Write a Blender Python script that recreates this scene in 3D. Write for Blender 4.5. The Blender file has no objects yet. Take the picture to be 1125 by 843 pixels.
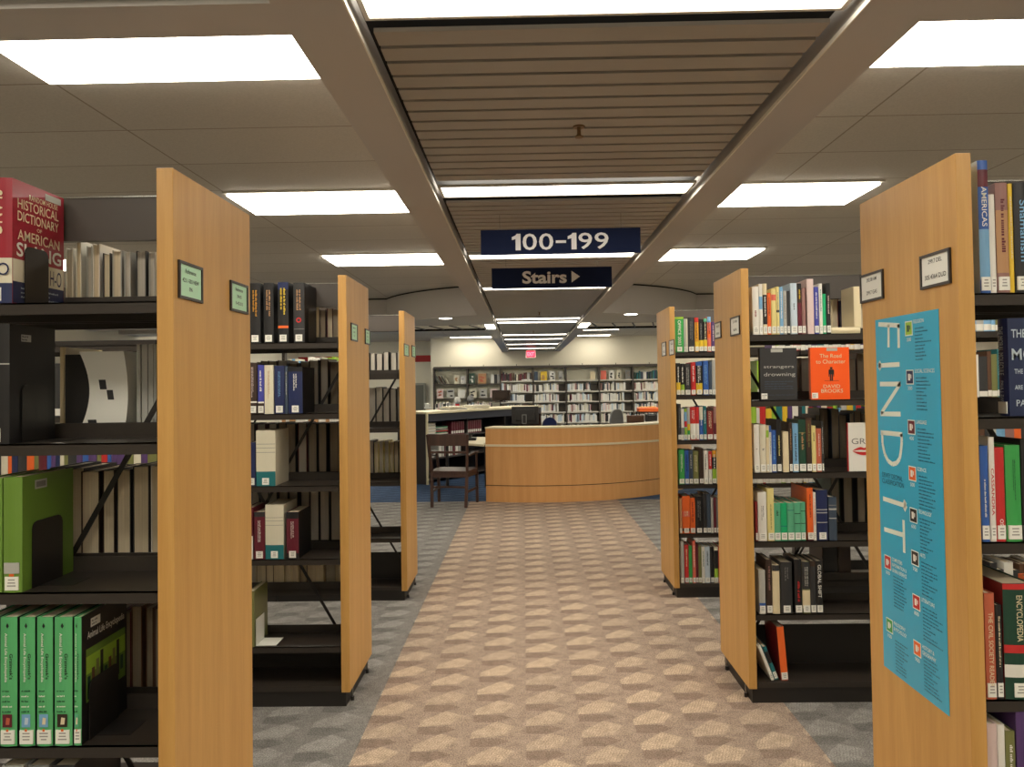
import bpy, bmesh, math, random
from math import sin, cos, pi, radians
from mathutils import Vector, Matrix
random.seed(7)
C = bpy.context.scene.collection

# ------------------------------------------------------------------ camera solution (1125 x 843)
CH, YAW, PIT, ROL, CCY, FPX, CCX = 1.571, -.015, .0235, -.0143, 403.2, 845.2, 562.5
F_ = Vector((sin(YAW)*cos(PIT), cos(YAW)*cos(PIT), sin(PIT)))
R_ = Vector((cos(YAW), -sin(YAW), 0)); U_ = R_.cross(F_)
R2 = R_*cos(ROL) + U_*sin(ROL); U2 = -R_*sin(ROL) + U_*cos(ROL)
OC = Vector((0, 0, CH))
def ray(x, y): return F_ + R2*((x-CCX)/FPX) - U2*((y-CCY)/FPX)
def atY(x, y, Y): d = ray(x, y); return OC + d*(Y/d.y)
def atX(x, y, X): d = ray(x, y); return OC + d*(X/d.x)
def atZ(x, y, Z): d = ray(x, y); return OC + d*((Z-CH)/d.z)

# ------------------------------------------------------------------ materials
def lin(c):
    return tuple((v/255/12.92 if v/255 <= .04045 else ((v/255+.055)/1.055)**2.4) for v in c) + (1,)
MATS = {}
def mat(name, rgb, rough=.55, metal=0, spec=.5, noise=0, scale=30, bump=0, coat=0):
    if name in MATS: return MATS[name]
    m = bpy.data.materials.new(name); m.use_nodes = True; nt = m.node_tree; b = nt.nodes['Principled BSDF']
    b.inputs['Base Color'].default_value = lin(rgb); b.inputs['Roughness'].default_value = rough
    b.inputs['Metallic'].default_value = metal; b.inputs['Specular IOR Level'].default_value = spec
    b.inputs['Coat Weight'].default_value = coat; b.inputs['Coat Roughness'].default_value = .15
    if noise or bump:
        tc = nt.nodes.new('ShaderNodeTexCoord'); n = nt.nodes.new('ShaderNodeTexNoise')
        n.inputs['Scale'].default_value = scale; n.inputs['Detail'].default_value = 3
        nt.links.new(tc.outputs['Object'], n.inputs['Vector'])
        if noise:
            r = nt.nodes.new('ShaderNodeMix'); r.data_type = 'RGBA'; r.inputs['Factor'].default_value = .5
            a = lin(rgb); r.inputs[6].default_value = tuple(max(0, v*(1-noise)) for v in a[:3])+(1,)
            r.inputs[7].default_value = tuple(min(1, v*(1+noise)) for v in a[:3])+(1,)
            nt.links.new(n.outputs['Fac'], r.inputs['Factor']); nt.links.new(r.outputs[2], b.inputs['Base Color'])
        if bump:
            bp = nt.nodes.new('ShaderNodeBump'); bp.inputs['Strength'].default_value = bump; bp.inputs['Distance'].default_value = .002
            nt.links.new(n.outputs['Fac'], bp.inputs['Height']); nt.links.new(bp.outputs[0], b.inputs['Normal'])
    MATS[name] = m; return m
def emis(name, rgb, s):
    if name in MATS: return MATS[name]
    m = bpy.data.materials.new(name); m.use_nodes = True; nt = m.node_tree; nt.nodes.clear()
    e = nt.nodes.new('ShaderNodeEmission'); e.inputs[0].default_value = lin(rgb); e.inputs[1].default_value = s
    o = nt.nodes.new('ShaderNodeOutputMaterial'); nt.links.new(e.outputs[0], o.inputs[0]); MATS[name] = m; return m
def wood(name, rgb1, rgb2, axis='Z', rough=.42, sc=1.0):
    m = bpy.data.materials.new(name); m.use_nodes = True; nt = m.node_tree; b = nt.nodes['Principled BSDF']
    b.inputs['Roughness'].default_value = rough
    tc = nt.nodes.new('ShaderNodeTexCoord'); mp = nt.nodes.new('ShaderNodeMapping')
    s = [14*sc, 14*sc, 14*sc]; s['XYZ'.index(axis)] = .8*sc; mp.inputs['Scale'].default_value = s
    nt.links.new(tc.outputs['Object'], mp.inputs['Vector'])
    n1 = nt.nodes.new('ShaderNodeTexNoise'); n1.inputs['Scale'].default_value = 1; n1.inputs['Detail'].default_value = 5; n1.inputs['Distortion'].default_value = .6
    n2 = nt.nodes.new('ShaderNodeTexNoise'); n2.inputs['Scale'].default_value = 9; n2.inputs['Detail'].default_value = 4
    for n in (n1, n2): nt.links.new(mp.outputs[0], n.inputs['Vector'])
    ad = nt.nodes.new('ShaderNodeMath'); ad.operation = 'MULTIPLY_ADD'; ad.inputs[1].default_value = .35
    nt.links.new(n2.outputs['Fac'], ad.inputs[0]); nt.links.new(n1.outputs['Fac'], ad.inputs[2])
    cr = nt.nodes.new('ShaderNodeValToRGB'); cr.color_ramp.elements[0].position = .35; cr.color_ramp.elements[1].position = 1.0
    cr.color_ramp.elements[0].color = lin(rgb1); cr.color_ramp.elements[1].color = lin(rgb2)
    nt.links.new(ad.outputs[0], cr.inputs[0]); nt.links.new(cr.outputs[0], b.inputs['Base Color'])
    MATS[name] = m; return m
OAK = wood('oak', (188, 140, 72), (212, 166, 96), sc=1.6)
OAKD = wood('oak_desk', (196, 142, 84), (214, 162, 104), 'Z', .4, 1)
DARKW = wood('dark_wood', (44, 26, 19), (72, 44, 32), 'Z', .5)
SHELF = mat('shelf_metal', (50, 44, 39), .38, 0, .5, .12, 60)
RAILM = mat('rail_metal', (76, 70, 66), .45)
BLACKM = mat('black_metal', (34, 31, 30), .4)
BASEM = mat('base_black', (34, 30, 27), .5)
CREAM = mat('cream_edge', (214, 204, 172), .5)
WALLM = mat('wall_paint', (226, 220, 202), .85, noise=.03, scale=2)
BEAM = mat('soffit_paint', (182, 177, 172), .8, noise=.03, scale=1.5)
WHITE = mat('white_card', (236, 236, 228), .5)
CHROME = mat('chrome', (180, 180, 176), .25, 1)
NAVY = mat('sign_navy', (30, 38, 66), .9, 0, .1)
SLAT = mat('slat_metal', (156, 150, 140), .42, 0, .5)
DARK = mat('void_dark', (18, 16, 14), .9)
def page_mat(name, rgb):
    if name in MATS: return MATS[name]
    m = bpy.data.materials.new(name); m.use_nodes = True; nt = m.node_tree; b = nt.nodes['Principled BSDF']
    b.inputs['Roughness'].default_value = .9
    tc = nt.nodes.new('ShaderNodeTexCoord'); mp = nt.nodes.new('ShaderNodeMapping'); mp.inputs['Scale'].default_value = (700, 1, 3)
    n = nt.nodes.new('ShaderNodeTexNoise'); n.inputs['Scale'].default_value = 1; n.inputs['Detail'].default_value = 2
    nt.links.new(tc.outputs['Object'], mp.inputs[0]); nt.links.new(mp.outputs[0], n.inputs['Vector'])
    r = nt.nodes.new('ShaderNodeMix'); r.data_type = 'RGBA'; a = lin(rgb)
    r.inputs[6].default_value = tuple(v*.72 for v in a[:3])+(1,); r.inputs[7].default_value = tuple(min(1, v*1.15) for v in a[:3])+(1,)
    nt.links.new(n.outputs['Fac'], r.inputs['Factor']); nt.links.new(r.outputs[2], b.inputs['Base Color'])
    MATS[name] = m; return m

# ------------------------------------------------------------------ mesh builder
class MB:
    def __init__(s): s.v = []; s.f = []; s.m = []; s.mats = []
    def mi(s, m):
        if m not in s.mats: s.mats.append(m)
        return s.mats.index(m)
    def face(s, pts, m):
        i = len(s.v); s.v += [tuple(p) for p in pts]; s.f.append(tuple(range(i, i+len(pts)))); s.m.append(s.mi(m))
    def box(s, x0, x1, y0, y1, z0, z1, m, M=None):
        P = [(x0,y0,z0),(x1,y0,z0),(x1,y1,z0),(x0,y1,z0),(x0,y0,z1),(x1,y0,z1),(x1,y1,z1),(x0,y1,z1)]
        if M is not None: P = [tuple(M @ Vector(p)) for p in P]
        i = len(s.v); s.v += P; k = s.mi(m)
        for f in ((3,2,1,0),(4,5,6,7),(0,1,5,4),(1,2,6,5),(2,3,7,6),(3,0,4,7)):
            s.f.append(tuple(i+j for j in f)); s.m.append(k)
    def beam(s, a, b, w, h, m, up=(0,0,1)):
        a = Vector(a); b = Vector(b); d = (b-a); L = d.length; d.normalize(); u = Vector(up)
        if abs(d.dot(u)) > .99: u = Vector((0,1,0))
        x = d.cross(u).normalized(); z = x.cross(d)
        M = Matrix((( x.x,d.x,z.x,a.x),(x.y,d.y,z.y,a.y),(x.z,d.z,z.z,a.z),(0,0,0,1)))
        s.box(-w/2, w/2, 0, L, -h/2, h/2, m, M)
    def prism(s, poly, z0, z1, m, mside=None):
        k = s.mi(m); k2 = s.mi(mside or m); n = len(poly); i = len(s.v)
        s.v += [(x,y,z0) for x,y in poly] + [(x,y,z1) for x,y in poly]
        s.f.append(tuple(reversed(range(i,i+n)))); s.m.append(k); s.f.append(tuple(range(i+n,i+2*n))); s.m.append(k)
        for j in range(n):
            q = (j+1) % n; s.f.append((i+j,i+q,i+n+q,i+n+j)); s.m.append(k2)
    def cyl(s, c, r, z0, z1, m, n=16, r1=None):
        r1 = r if r1 is None else r1; k = s.mi(m); i = len(s.v)
        s.v += [(c[0]+r*cos(2*pi*j/n), c[1]+r*sin(2*pi*j/n), z0) for j in range(n)] + [(c[0]+r1*cos(2*pi*j/n), c[1]+r1*sin(2*pi*j/n), z1) for j in range(n)]
        s.f.append(tuple(reversed(range(i,i+n)))); s.m.append(k); s.f.append(tuple(range(i+n,i+2*n))); s.m.append(k)
        for j in range(n):
            q = (j+1) % n; s.f.append((i+j,i+q,i+n+q,i+n+j)); s.m.append(k)
    def mesh(s, name):
        me = bpy.data.meshes.new(name); me.from_pydata(s.v, [], s.f)
        for m in s.mats: me.materials.append(m)
        me.polygons.foreach_set('material_index', s.m); me.update(); return me
    def obj(s, name, parent=None, loc=(0,0,0), rz=0, bevel=0, smooth=False):
        o = bpy.data.objects.new(name, s.mesh(name)); C.objects.link(o)
        if parent: o.parent = parent
        o.location = loc; o.rotation_euler = (0,0,rz)
        if bevel:
            b = o.modifiers.new('b', 'BEVEL'); b.width = bevel; b.segments = 2; b.limit_method = 'ANGLE'
        if smooth: o.data.polygons.foreach_set('use_smooth', [True]*len(o.data.polygons))
        return o
def tag(o, label, cat, group=None):
    o['label'] = label; o['category'] = cat
    if group: o['group'] = group
    return o
def empty(name, loc, label, cat, group=None, rz=0):
    o = bpy.data.objects.new(name, None); C.objects.link(o); o.location = loc; o.rotation_euler = (0,0,rz); o.empty_display_size = .1
    return tag(o, label, cat, group)
def struct(o): o['kind'] = 'structure'; return o

# ------------------------------------------------------------------ lettering
TXT = {}
def glyphs(s, bold=0):
    k = (s, bold)
    if k not in TXT:
        cu = bpy.data.curves.new('t', 'FONT'); cu.body = s; cu.size = 1; cu.resolution_u = 3; cu.offset = bold
        ob = bpy.data.objects.new('t', cu); me = bpy.data.meshes.new_from_object(ob)
        vs = [v.co.copy() for v in me.vertices]; fs = [tuple(p.vertices) for p in me.polygons]
        bpy.data.objects.remove(ob); bpy.data.curves.remove(cu); bpy.data.meshes.remove(me)
        x0 = min(v.x for v in vs); x1 = max(v.x for v in vs); y0 = min(v.y for v in vs); y1 = max(v.y for v in vs)
        TXT[k] = ([((v.x-x0)/(x1-x0), (v.y-y0)/(y1-y0)) for v in vs], fs, (x1-x0)/(y1-y0))
    return TXT[k]
def text_on(mb, s, o, u, v, m, bold=0, keep=None):
    """lettering spanning u (reading direction) and v (letter height) from corner o; keep = centre inside u keeping the aspect"""
    P, Fs, asp = glyphs(s, bold); o = Vector(o); u = Vector(u); v = Vector(v)
    if keep:
        w = v.length*asp
        if w < u.length: o = o + u.normalized()*((u.length-w)*keep if keep != 1e-9 else 0); u = u.normalized()*w
    i = len(mb.v); k = mb.mi(m)
    mb.v += [tuple(o+u*a+v*b) for a, b in P]
    for f in Fs: mb.f.append(tuple(i+j for j in f)); mb.m.append(k)
LEFT = 1e-9
def scribble(mb, o, u, v, m, rnd, lines=1):
    """small illegible print: rows of letter-sized strokes"""
    o = Vector(o); u = Vector(u); v = Vector(v); L = u.length; H = v.length/lines; un = u.normalized(); vn = v.normalized()
    for k in range(lines):
        base = o + vn*(v.length-(k+1)*H+H*.2); x = 0; h = H*.62; end = L*rnd.uniform(.7, 1)
        while x < end-h:
            n = rnd.randint(2, 7)
            for _ in range(n):
                w = h*rnd.uniform(.35, .6)
                if x+w > end: break
                hh = h*rnd.choice((.7, .7, 1))
                a = base+un*x; mb.face([a, a+un*w, a+un*w+vn*hh, a+vn*hh], m); x += w+h*.18
            x += h*.45

# ------------------------------------------------------------------ colours
COL = {'white': (228,226,218), 'cream': (222,208,172), 'ivory': (216,210,188), 'pale grey': (178,178,172), 'grey': (120,120,118),
 'charcoal': (48,48,50), 'black': (26,25,27), 'navy': (28,40,84), 'blue': (48,92,170), 'light blue': (120,170,210), 'pale blue': (190,206,218),
 'purple': (84,58,110), 'violet': (66,70,160), 'maroon': (98,26,42), 'dark red': (130,34,36), 'red': (196,44,44), 'coral': (226,112,92),
 'orange': (232,104,40), 'tan': (186,142,100), 'brown': (92,62,44), 'dark brown': (56,40,32), 'yellow': (226,190,50), 'pale yellow': (226,212,140),
 'lime green': (150,190,60), 'green': (60,160,80), 'bright green': (20,170,110), 'sea green': (90,172,134), 'teal': (30,110,116), 'dark green': (24,64,48),
 'olive': (118,120,70), 'amber': (214,150,40), 'terracotta': (190,98,70), 'pink': (216,194,190), 'mauve': (150,110,104), 'slate': (60,74,92), 'taupe': (130,118,104),
 'leaf green': (104,140,52), 'emerald': (88,176,112)}
def cm(c): return mat('cloth_'+c.replace(' ', '_'), COL[c], .42, 0, .5)
PAGES = page_mat('page_edges', (214, 200, 172)); PAGEG = page_mat('page_edges_shaded', (190, 184, 172)); PAGED = page_mat('page_edges_dark', (150, 138, 120))  # grey pages carry the shade on the rear books in their colour
ORD = ['first','second','third','fourth','fifth','sixth','seventh','eighth','ninth','tenth','eleventh','twelfth','thirteenth','fourteenth','fifteenth','sixteenth','seventeenth','eighteenth','nineteenth','twentieth']

# ------------------------------------------------------------------ a book: cover (root) > pages, spine label, title
def book_geo(mb, pg, w, h, d, col, bands=(), pages=None, M=None, side=None):
    t = min(.0028, w*.14); b = min(.005, w*.14)
    n = 5
    outer = [(-w/2, d), (-w/2, 0)] + [(-w/2+w*(i+1)/(n+1), -b*sin(pi*(i+1)/(n+1))) for i in range(n)] + [(w/2, 0), (w/2, d)]
    prof = outer + [(w/2-t, d), (w/2-t, t), (-w/2+t, t), (-w/2+t, d)]
    zs = sorted({0.0, 1.0} | {round(z, 3) for a in bands for z in a[:2]})
    N = len(prof); base = len(mb.v)
    def T(p): return tuple(M @ Vector(p)) if M is not None else p
    for z in zs: mb.v += [T((x, y, z*h)) for x, y in prof]
    ci = mb.mi(cm(col)); si = mb.mi(cm(side)) if side else ci
    mb.f.append(tuple(base+j for j in reversed(range(N)))); mb.m.append(ci)
    mb.f.append(tuple(base+(len(zs)-1)*N+j for j in range(N))); mb.m.append(ci)
    for k in range(len(zs)-1):
        zc = (zs[k]+zs[k+1])/2; bc = ci
        for a in bands:
            if a[0] <= zc <= a[1]: bc = mb.mi(cm(a[2]))
        for j in range(N):
            q = (j+1) % N; onspine = 1 <= j <= n+1
            mb.f.append((base+k*N+j, base+k*N+q, base+(k+1)*N+q, base+(k+1)*N+j)); mb.m.append(bc if onspine else (si if j in (0, n+2) else ci))
    g = .003
    tgt = pg if pg is not None else mb
    P = [(-w/2+t, t), (w/2-t, t), (w/2-t, d-g), (w/2*.5, d-g-.0015), (0, d-g-.003), (-w/2*.5, d-g-.0015), (-w/2+t, d-g)]
    i = len(tgt.v); k = tgt.mi(pages or PAGES); m = len(P)
    tgt.v += [T((x, y, g)) for x, y in P] + [T((x, y, h-g)) for x, y in P]
    tgt.f.append(tuple(reversed(range(i, i+m)))); tgt.m.append(k); tgt.f.append(tuple(range(i+m, i+2*m))); tgt.m.append(k)
    for j in range(m):
        q = (j+1) % m; tgt.f.append((i+j, i+q, i+m+q, i+m+j)); tgt.m.append(k)
    return b
lots = MB(); 
LUMP = {392, 393, 394, 395, 397, 398, 271, 399, 401, 402, 403, 404, 405, 416, 417, 418, 419, 420, 421, 422, 423, 424, 425, 426, 428, 429, 430, 310, 61, 210, 349, 98, 355, 231, 360, 359, 362, 232, 364, 108, 367, 368, 369, 370, 371, 372, 373, 243}
DROP = {62, 63, 64, 65, 74, 75, 76, 87, 88, 120, 126, 139, 179, 180, 181, 182, 192, 193, 194, 195, 203, 204, 205, 211, 212, 213, 214, 219, 220, 221, 222, 233, 244, 254, 272, 278, 279, 287, 291, 292, 294, 295, 296, 297, 298, 299, 302, 303, 304, 307, 308, 309, 319, 320, 321, 322, 327, 328, 329, 330, 331, 332, 333, 334, 335, 336, 337, 338, 339, 340, 341, 342, 343, 344, 345, 346, 347, 348, 350, 351, 358, 396, 400, 427}
NB = [0]
def book(x, y, z, w, h, d, col, label, group, bands=(), label_on=True, txt=None, title=None, title_span=(.3, .88), rz=0, lean=0, side=None, pages=None, tsize=.5, detail=True):
    if d > .22: d = .22
    NB[0] += 1; rnd = random.Random(NB[0])
    if NB[0] in DROP: return None
    if NB[0] in LUMP:
        book_geo(lots, None, w, h, d, col, bands, pages, M=Matrix.Translation((x, y, z)) @ Matrix.Rotation(rz, 4, 'Z'), side=side); return None
    mb = MB(); pg = MB(); b = book_geo(mb, pg, w, h, d, col, bands, pages, side=side)
    o = mb.obj('book', loc=(x, y, z)); o.rotation_euler = (0, lean, rz); tag(o, label, 'book', group); o['n'] = NB[0]
    pg.obj('pages', o)
    if label_on:
        lw = min(w*.86, .034); lh = .034; l = MB(); yy = -b-.0006; z0 = .006
        l.box(-lw/2, lw/2, yy, yy+.0008+b*.8, z0, z0+lh, WHITE)
        ink = mat('label_ink', (164, 162, 156), .8)
        for k in range(3):
            a = lw*rnd.uniform(.2, .33); zz = z0+lh*(.72-.22*k)
            l.face([(-a, yy-.0002, zz), (a, yy-.0002, zz), (a, yy-.0002, zz+lh*.1), (-a, yy-.0002, zz+lh*.1)], ink)
        l.obj('spine_label', o)
    if txt or title:
        tm = MB(); m = cm(txt or 'white'); yy = -b-.0007; hh = w*tsize
        z1 = h*title_span[1]; z0 = h*title_span[0]
        if title: text_on(tm, title, (-hh/2, yy, z1), (0, 0, -(z1-z0)), (hh, 0, 0), m, .01)
        else: scribble(tm, (-hh/2, yy, z1), (0, 0, -(z1-z0)), (hh, 0, 0), m, rnd, 2 if w > .035 else 1)
        tm.obj('spine_title', o)
    return o

# ------------------------------------------------------------------ bookcases
DROW = .543
XL, XR = -.917, 1.115
def bookcase(side, Y0, label, front_z, rear_z, modules, backplate=.30):
    s = -1 if side == 'L' else 1
    x0 = XL-.004 if s < 0 else XR+.004
    px0, px1 = (XL, -.875) if s < 0 else (1.077, XR)
    root = empty('bookcase', ((px0+px1)/2, Y0+DROW/2, 0), label, 'bookcase', 'double sided library bookcases along the aisle')
    off = Vector((-root.location.x, -root.location.y, 0))
    class G(MB):
        def obj(s_, name, parent=None, **k):
            s_.v = [tuple(Vector(v)+off) for v in s_.v]; return MB.obj(s_, name, parent, **k)
    p = G(); p.box(px0, px1, Y0, Y0+DROW, .072, 2.13, OAK); po = p.obj('end_panel', root, bevel=.0015)
    for yy in (Y0+.09, Y0+DROW-.09):
        f = G(); fx_ = px1-.008 if s < 0 else px0+.008; f.cyl((fx_, yy), .009, 0, .02, BLACKM, 12); f.cyl((fx_, yy), .004, .02, .074, CHROME, 8); f.obj('levelling_foot', root)
    W = .914; Yc = Y0+DROW/2
    for mdl in range(modules):
        a = x0+s*W*mdl; b = a+s*W; xa, xb = min(a, b), max(a, b)
        for name, x_ in (('upright', a),) + ((('upright', b),) if mdl == modules-1 else ()):
            u = G(); xx = x_ + s*.016
            if name == 'upright' and x_ == b: xx = x_-s*.016
            u.box(xx-.012, xx+.012, Yc-.028, Yc+.028, 0, 2.0, SHELF)
            for k in range(60):
                zz = .16+k*.03
                u.box(xx-.003, xx+.003, Yc-.0285, Yc+.0285, zz, zz+.012, DARK)
            u.obj('upright', root)
        q = MB(); 
        for z in front_z:
            g = MB(); shelf_g(g, root, off, xa, xb, Y0+.022, Y0+.25, Y0+.022, z)
        for z in rear_z:
            g = MB(); shelf_g(g, root, off, xa, xb, Y0+.293, Y0+DROW-.022, Y0+DROW-.022, z)
        g = G(); e0, e1 = (xa+.002, xb+.024) if (s < 0 and mdl == 0) else (xa-.024, xb-.002) if (s > 0 and mdl == 0) else (xa+.002, xb-.002)
        g.box(e0, e1, Y0+.014, Y0+DROW-.014, 0, .071, BASEM); g.box(xa+.002, xb-.002, Y0+.014, Y0+DROW-.014, .071, .075, BASEM); g.box(xa+.002, xb-.002, Y0+.008, Y0+DROW-.008, .075, .1, SHELF); g.obj('base', root)
        g = G(); g.box(xa+.03, xb-.03, Yc-.004, Yc+.004, .1, backplate, BASEM); g.obj('back_plate', root)
        g = G(); g.box(xa+.002, xb-.002, Yc-.012, Yc+.012, 2.0, 2.122, RAILM); g.box(xa+.002, xb-.002, Yc-.016, Yc+.016, 2.122, 2.126, CHROME); g.obj('top_rail', root)
        for zA, zB in ((1.72, .2), (.2, 1.72)):
            g = G(); g.beam((a+s*.02, Yc+(.006 if zA > 1 else -.006), zA), (b-s*.02, Yc+(.006 if zA > 1 else -.006), zB), .004, .015, BLACKM, (0, 0, 1)); g.obj('brace', root)
    return root, off
def shelf_g(g, root, off, xa, xb, ya, yb, front, z):
    class H(MB): pass
    mb = MB(); s = 1 if front < (ya+yb)/2 else -1
    mb.box(xa+.006, xb-.006, ya, yb, z-.004, z, SHELF)
    mb.box(xa+.006, xb-.006, min(front, front+s*.004), max(front, front+s*.004), z-.03, z, SHELF)
    bk = yb if s == 1 else ya
    mb.box(xa+.006, xb-.006, min(bk, bk-s*.004), max(bk, bk-s*.004), z-.03, z+.04, SHELF)
    for xx in (xa+.004, xb-.006):
        pts = [(bk, z-.03), (front, z-.03), (front, z+.015), (bk-s*.07, z+.11), (bk, z+.11)]
        i = len(mb.v); mb.v += [(xx, p, q) for p, q in pts]+[(xx+.002, p, q) for p, q in pts]; k = mb.mi(BLACKM)
        mb.f.append(tuple(range(i, i+5))); mb.f.append(tuple(reversed(range(i+5, i+10)))); mb.m += [k, k]
        for j in range(5): mb.f.append((i+j, i+(j+1) % 5, i+5+(j+1) % 5, i+5+j)); mb.m.append(k)
    mb.v = [tuple(Vector(v)+off) for v in mb.v]; mb.obj('shelf', root)

YR = (1.91, 3.80, 5.66)
Z_L1 = (1.797, 1.439, 1.065, .682, .30); Z_R1 = (1.783, 1.474, 1.165, .778, .43)
Z_L2 = (1.798, 1.443, 1.084, .721, .29); Z_R2 = (1.802, 1.476, 1.12, .783, .427)
Z_L3 = (1.66, 1.262, .867, .452); Z_R3 = (1.794, 1.475, 1.146, .822, .462)
cases = {}
CASE = {'L1': 'nearest bookcase on the left', 'L2': 'middle bookcase on the left', 'L3': 'farthest bookcase on the left',
        'R1': 'nearest bookcase on the right', 'R2': 'middle bookcase on the right', 'R3': 'farthest bookcase on the right'}
cases['L1'] = bookcase('L', YR[0], 'nearest left bookcase, oak end panel with two green cards, reference volumes', Z_L1, (1.797, 1.439, 1.065, .682, .40), 1)
cases['L2'] = bookcase('L', YR[1], 'middle left bookcase, oak end panel, empty bottom shelves', Z_L2, (1.798, 1.443, 1.084, .721, .50), 2)
cases['L3'] = bookcase('L', YR[2], 'farthest left bookcase, oak end panel beside the wooden armchair', Z_L3, Z_L3, 2)
cases['R1'] = bookcase('R', YR[0], 'nearest right bookcase, oak end panel with the blue poster', Z_R1, Z_R1, 1)
cases['R2'] = bookcase('R', YR[1], 'middle right bookcase, shelves with an orange book facing out', Z_R2, (1.802, 1.476, 1.12, .783, .52), 2)
cases['R3'] = bookcase('R', YR[2], 'farthest right bookcase, narrow view of tightly packed shelves by the desk', Z_R3, Z_R3, 2, .2)

# sign holders on end panels (part of the bookcase)
MINT = mat('mint_card', (190, 234, 200), .5); FRAMEM = mat('holder_frame', (46, 40, 38), .35); INK = mat('print_ink', (44, 46, 44), .7)
def holder(key, pts, card, lines, facing):
    """pts: three pixels TL, TR, BL in the photo on the panel's inner face"""
    root, off = cases[key]; X = -.875 if facing > 0 else 1.077
    A, B, D = [atX(px, py, X) for px, py in pts]
    ya, yb = (A.y, B.y); zt = (A.z+B.z)/2; zb = D.z; cyy = (ya+yb)/2; hw = abs(yb-ya)/2
    ux = Vector((0, 1 if yb > ya else -1, 0)); n = facing
    fr = MB(); y0, y1 = cyy-hw, cyy+hw; t = .007
    def bx(m, a, b, c, d, x0, x1, mt): m.box(min(X+n*x0, X+n*x1), max(X+n*x0, X+n*x1), a, b, c, d, mt)
    bx(fr, y0, y1, zt-t, zt, 0, .006, FRAMEM); bx(fr, y0, y1, zb, zb+t, 0, .006, FRAMEM); bx(fr, y0, y0+t, zb+t, zt-t, 0, .006, FRAMEM); bx(fr, y1-t, y1, zb+t, zt-t, 0, .006, FRAMEM)
    fr.v = [tuple(Vector(v)+off) for v in fr.v]; f = fr.obj('sign_holder', root)
    cd = MB(); bx(cd, y0+t, y1-t, zb+t, zt-t, 0, .0025, card); H = (zt-zb-2*t); W = 2*hw-2*t
    o0 = Vector((X+n*.003, cyy, 0))-ux*(W/2)
    for k, (s, zc, hh) in enumerate(lines):
        o = o0+ux*(W*.1); o.z = zb+t+H*zc
        text_on(cd, s, o, ux*(W*.8), (0, 0, H*hh), INK, .01, .5)
    cd.v = [tuple(Vector(v)+off) for v in cd.v]; cd.obj('card', f)
L_CARD = [('Reference', .72, .13), ('423.1 HIS - 510', .42, .12), ('490', .2, .1)]
holder('L1', [(195, 287), (221, 293), (195, 327)], MINT, [('Reference', .74, .14), ('423.1-503 NEW', .45, .13), ('E96', .2, .12)], 1)
holder('L1', [(252, 308), (271, 314), (252, 341)], MINT, [('Reference', .74, .14), ('394.05', .47, .13), ('R-423.015', .2, .13)], 1)
holder('L2', [(385, 354.5), (392, 357), (385, 374)], MINT, [('Reference', .74, .14), ('346.73', .45, .13), ('352', .2, .12)], 1)
holder('L2', [(400.5, 361), (406, 363), (400.5, 378)], MINT, [('Reference', .74, .14), ('331.2', .45, .13), ('346', .2, .12)], 1)
holder('L3', [(443.5, 377.5), (448.5, 379), (443.5, 391)], MINT, [('Reference', .74, .14), ('299', .45, .13), ('310', .2, .12)], 1)
holder('L3', [(452, 379.5), (456, 380.5), (452, 392)], MINT, [('Reference', .74, .14), ('220', .45, .13), ('298', .2, .12)], 1)
holder('R1', [(1012, 281), (1045, 273), (1012, 319)], WHITE, [('299.7 DEL', .74, .15), ('305.4364 DUD', .2, .16)], -1)
holder('R1', [(946, 302), (971, 297), (946, 334)], WHITE, [('292.08 AM', .74, .15), ('299.7 GAS', .2, .16)], -1)
holder('R2', [(803, 349), (813, 347), (803, 370)], WHITE, [('201 ARM', .7, .16), ('265 SAC', .2, .16)], -1)
holder('R2', [(785.5, 355), (792.5, 353), (785.5, 373)], WHITE, [('265 SCH', .7, .16), ('292 BUL', .2, .16)], -1)
holder('R3', [(735.5, 374), (741, 373), (735.5, 391)], WHITE, [('150 CAR', .7, .16), ('158 LEA', .2, .16)], -1)
holder('R3', [(727.5, 376.5), (732, 375.5), (727.5, 392)], WHITE, [('158 LEE', .7, .16), ('200 ZUC', .2, .16)], -1)

# ------------------------------------------------------------------ front books from measured widths
def front_row(key, z, shelfname, ox, oy, sc, rows, depth=.17, yo=.03, groups=True):
    Y = YR[int(key[1])-1]+yo; s = 1 if key[0] == 'R' else -1
    n = len(rows)
    for i, r in enumerate(rows):
        x0, x1, yt, col = r[:4]; op = r[4] if len(r) > 4 else {}
        YY = Y+op.get('back', 0)
        A = atY(ox+x0/sc, oy+yt/sc, YY); B = atY(ox+x1/sc, oy+yt/sc, YY)
        w = max(.006, B.x-A.x-.0012); h = A.z-z
        k = i if s > 0 else n-1-i
        desc = op.get('desc', col)
        lab = f"{desc} book, {ORD[k]} from the aisle, {shelfname} shelf, {CASE[key]}"
        book((A.x+B.x)/2, YY, z+.0006, w, h, op.get('d', depth), col, lab, f"books on the {shelfname} shelf of the {CASE[key]}",
             bands=op.get('b', ()), label_on=op.get('l', True), txt=op.get('t'), title=op.get('title'), title_span=op.get('span', (.3, .88)), side=op.get('side'), tsize=op.get('ts', .5), lean=op.get('lean', 0), pages=op.get('p'))
SH = ['top', 'second', 'third', 'fourth', 'fifth', 'bottom']
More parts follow.
